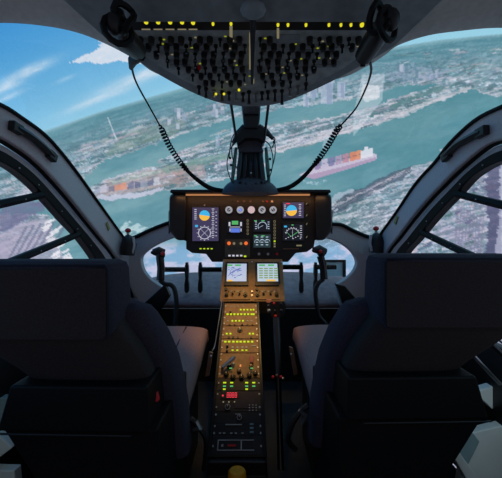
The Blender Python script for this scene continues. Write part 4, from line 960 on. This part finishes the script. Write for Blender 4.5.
# ------------------------------------------------------------------ seats
def rrect(cx, cy, z, hw, ht, n=40, e=5.0, tilt=0):
    pts = []
    for k in range(n):
        t = 2*PI*k/n; c, s = math.cos(t), math.sin(t)
        x = hw*math.copysign(abs(c)**(2/e), c); y = ht*math.copysign(abs(s)**(2/e), s)
        pts.append(Vector((cx+x, cy+y, z+tilt*y)))
    return pts
def seat(s, dy, dz=0):
    nm = 'left' if s < 0 else 'right'
    root = empty('pilot_seat', (s*.47, 1.0+dy, 0)); tag(root, 'dark navy padded %s pilot seat seen from behind, %s' % (nm, 'red glint on its side' if s < 0 else 'standing right of the collective lever'), 'seat')
    def q4(m, n, mt, bv=0, sm_=True): o = m.build(n, mt, root, smooth=sm_, bevel=bv); o.location = -root.location; return o
    Z = ZC
    # head section
    secs = [(.49, .705, -.215, .150, .040), (.49, .700, -.208, .178, .060), (.49, .697, -.19, .184, .068), (.49, .692, -.12, .184, .070), (.49, .690, -.06, .182, .067), (.49, .690, -.045, .178, .060), (.49, .690, -.038, .165, .046)]
    q4(MB().ring_loft([rrect(s*a, b+dy, Z+c_+dz, w, t, e=7) for a, b, c_, w, t in secs]), 'headrest', 'fabric')
    # piping along the top and inner rear edges of the head section
    o4 = [(.178, -.046), (-.174, -.046), (-.180, -.056), (-.1815, -.12), (-.1815, -.19), (-.176, -.205)]
    q4(MB().tube([Vector((s*(.49+a), .629+dy+(.002 if z_ > -.05 else -.003), Z+z_+dz)) for a, z_ in o4], .0035, 6), 'piping', 'pipe')
    hr = [.629, .125]
    q4(MB().extr([Vector((s*(.49+a), .621+dy, Z+z_+dz)) for a, z_ in ((-.176, -.052), (.176, -.052), (.179, -.06), (.179, -.2), (.17, -.205), (-.17, -.205), (-.179, -.2), (-.179, -.06))], (0, .006, 0)), 'headrest_back', 'fabricback', .002, False)
    # back: wide navy bolster, leaning back; narrower rear shell
    def sec(xi, xo, yc, z_, t): return rrect(s*(xi+xo)/2, yc+dy, Z+z_, (xo-xi)/2, t, e=4)
    B = [(.185, .50, .885, -.64, .05), (.185, .50, .88, -.60, .06), (.19, .50, .865, -.50, .066), (.198, .51, .845, -.42, .07), (.208, .55, .82, -.34, .072), (.228, .62, .79, -.26, .07), (.25, .68, .762, -.20, .062), (.262, .68, .75, -.175, .045), (.29, .66, .745, -.162, .025)]
    q4(MB().ring_loft([sec(*b) for b in B]), 'backrest', 'fabric')
    Rr = [(.245, .50, .742, -.385, .028), (.24, .52, .736, -.36, .04), (.25, .56, .722, -.31, .045), (.268, .615, .704, -.26, .045), (.292, .66, .69, -.215, .048), (.306, .672, .688, -.19, .044)]
    q4(MB().ring_loft([sec(*b) for b in Rr]), 'rear_shell', 'fabricback')
    # cushion
    cs_ = [(.95, -.505, .045), (.96, -.50, .055), (1.1, -.475, .06), (1.25, -.445, .06), (1.35, -.43, .055), (1.385, -.432, .045), (1.395, -.45, .03)]
    rings = []
    for (y, z_, h) in cs_:
        r = []
        for k in range(28):
            t = 2*PI*k/28; c, q_ = math.cos(t), math.sin(t); e = 5
            r.append(Vector((s*.475+.272*math.copysign(abs(c)**(2/e), c), y+dy*.5, Z+z_-.03+h*math.copysign(abs(q_)**(2/e), q_))))
        rings.append(r)
    q4(MB().ring_loft(rings), 'seat_cushion', 'cushion')
    q4(MB().tube([Vector((s*.30, 1.0+dy, Z-.464)), Vector((s*.30, 1.2+dy, Z-.428)), Vector((s*.30, 1.34+dy, Z-.407))], .003, 6), 'cushion_seam', 'pipe')
    # base box with tray and tapering foot
    bx_ = [Vector((s*x, .655+dy, Z+z_)) for x, z_ in ((.235, -.335), (.545, -.332), (.575, -.435), (.235, -.44))]
    q4(MB().extr(bx_, (0, .2, 0)), 'rear_box', 'matblack', .005, False)
    q4(MB().tube([Vector((s*.27, .652+dy, Z-.443)), Vector((s*.577, .652+dy, Z-.438))], .0022, 6), 'box_edge', 'black')
    ft = [Vector((s*x, .67+dy, Z+z_)) for x, z_ in ((.215, -.44), (.575, -.437), (.46, -.62), (.34, -.949), (.215, -.949))]
    q4(MB().extr(ft, (0, .3, 0)), 'foot', 'matblack', .005, False)
    q4(MB().box(s*.475, 1.17+dy, .21, .46, .36, .42), 'seat_pan', 'black', .01, False)
    # side lever and buckle
    lv = [(209, 352), (213, 353), (209, 376), (205, 377)] if s < 0 else [(289, 347), (293, 348), (298, 374), (294, 376)]
    lv = [(a, b) for a, b in lv]; q4(MB().extr([P(a, b, 1.12+dy) for a, b in lv], (0, .012, 0)), 'adjust_lever', 'brown', .002, False)
    e = P(*((211, 356) if s < 0 else (291, 354)), 1.115+dy); q4(MB().ball(e, .004), 'rivet', 'screw')
    bk = ((196, 421), (200, 428), (193, 430)) if s < 0 else ((302, 423), (306, 416), (299, 410))
    q4(MB().tube([P(a, b, .88) for a, b in bk], [.006, .009, .005], 6), 'buckle', 'steel')
    q4(MB().tube(catmull([P(a, b, .9) for a, b in (((190, 418), (196, 424), (206, 440), (204, 470)) if s < 0 else ((308, 405), (300, 412), (292, 425), (288, 440), (296, 450)))], 5), .008, 6), 'belt', 'black')
    if s < 0:
        q4(MB().extr([P(a, b, .645) for a, b in ((155.5, 402), (156.5, 393), (158.5, 401))], (0, .01, 0)), 'red_glow_chip', 'e_reddim', 0, False)  # small emissive sliver, a faint red glow on the seat box
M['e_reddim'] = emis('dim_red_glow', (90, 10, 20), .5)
seat(-1, 0.0, -.012); seat(1, .045, .0)
# pod under right of pedestal: side posts with door latch, one each side
for (a, b, l) in ((128, 242, 'left'), (376, 240, 'right')):
    Y = 1.78; c = P(a, b, Y); root = empty('latch_post', P(a, b+12, Y)); tag(root, 'black latch post with a red knob at the foot of the %s door pillar' % l, 'latch')
    def q5(m, n, mt): o = m.build(n, mt, root, smooth=True); o.location = -root.location
    q5(MB().tube([P(a, b+13, Y), P(a+1, b+2, Y), P(a, b-4, Y), P(a-.5, b-7, Y)], [.043, .045, .034, .014], 14), 'post', 'black')
    q5(MB().tube([P(a, b-9, Y), P(a, b-6, Y)], .009, 8), 'collar', 'steel')
    q5(MB().ball(P(a, b-11.5, Y), .018, .018, .015), 'red_knob', 'red')
    s = 1 if l == 'left' else -1
    q5(MB().tube(catmull([P(a+s*5, b-5, Y-.02), P(a+s*6, b+3, Y-.02), P(a+s*4, b+11, Y-.02)], 4), .008, 6), 'guard', 'trim')
c = P(361, 252, 1.88); root = MB().extr([P(a, b, 1.885) for a, b in ((359.5, 249), (363, 249.5), (363, 254), (359, 253.5))], (0, .01, 0)).build('hex_socket', 'white'); tag(root, 'tiny white sticker on the grey surround of the right chin window', 'sticker')

# ------------------------------------------------------------------ lamps and added fill lights
def area(name, loc, rot, sx, sy, e, col_, spread=None):
    l = bpy.data.lights.new(name, 'AREA'); l.shape = 'RECTANGLE'; l.size = sx; l.size_y = sy; l.energy = e; l.color = col_
    if spread: l.spread = spread
    o = bpy.data.objects.new(name, l); C.objects.link(o); o.location = loc; o.rotation_euler = rot; return o
area('glareshield_lamp', P(251, 196, YP-.06)+Vector((0, 0, -.0)), (R(20), 0, 0), .85, .02, .28, (1, .5, .2))
def spot(name, loc, tgt, e, ang, col_, blend=.7, r=.02):
    l = bpy.data.lights.new(name, 'SPOT'); l.energy = e; l.spot_size = R(ang); l.spot_blend = blend; l.color = col_; l.shadow_soft_size = r
    o = bpy.data.objects.new(name, l); C.objects.link(o); o.location = loc
    o.rotation_euler = (Vector(tgt)-Vector(loc)).to_track_quat('-Z', 'Y').to_euler(); return o
spot('map_lamp', (.0, 1.02, ZC+.44), P(241, 325, 1.37), 17, 42, (1, .55, .14), .9)

spot('left_corner_fill', (-.72, .5, .62), (-.8, .95, .3), .9, 60, (.8, .95, 1), .8, .03)  # added fill with no fixture, brightens the pale slabs at left
spot('right_corner_fill', (.74, .62, .62), (.85, 1.0, .28), 1.5, 60, (.8, .95, 1), .8, .03)  # same added fill for the slabs in the right corner
sc = bpy.context.scene
sc.view_settings.view_transform = 'Standard'; sc.view_settings.look = 'None'; sc.view_settings.exposure = 0; sc.view_settings.gamma = 1
sc.view_settings.use_curve_mapping = False
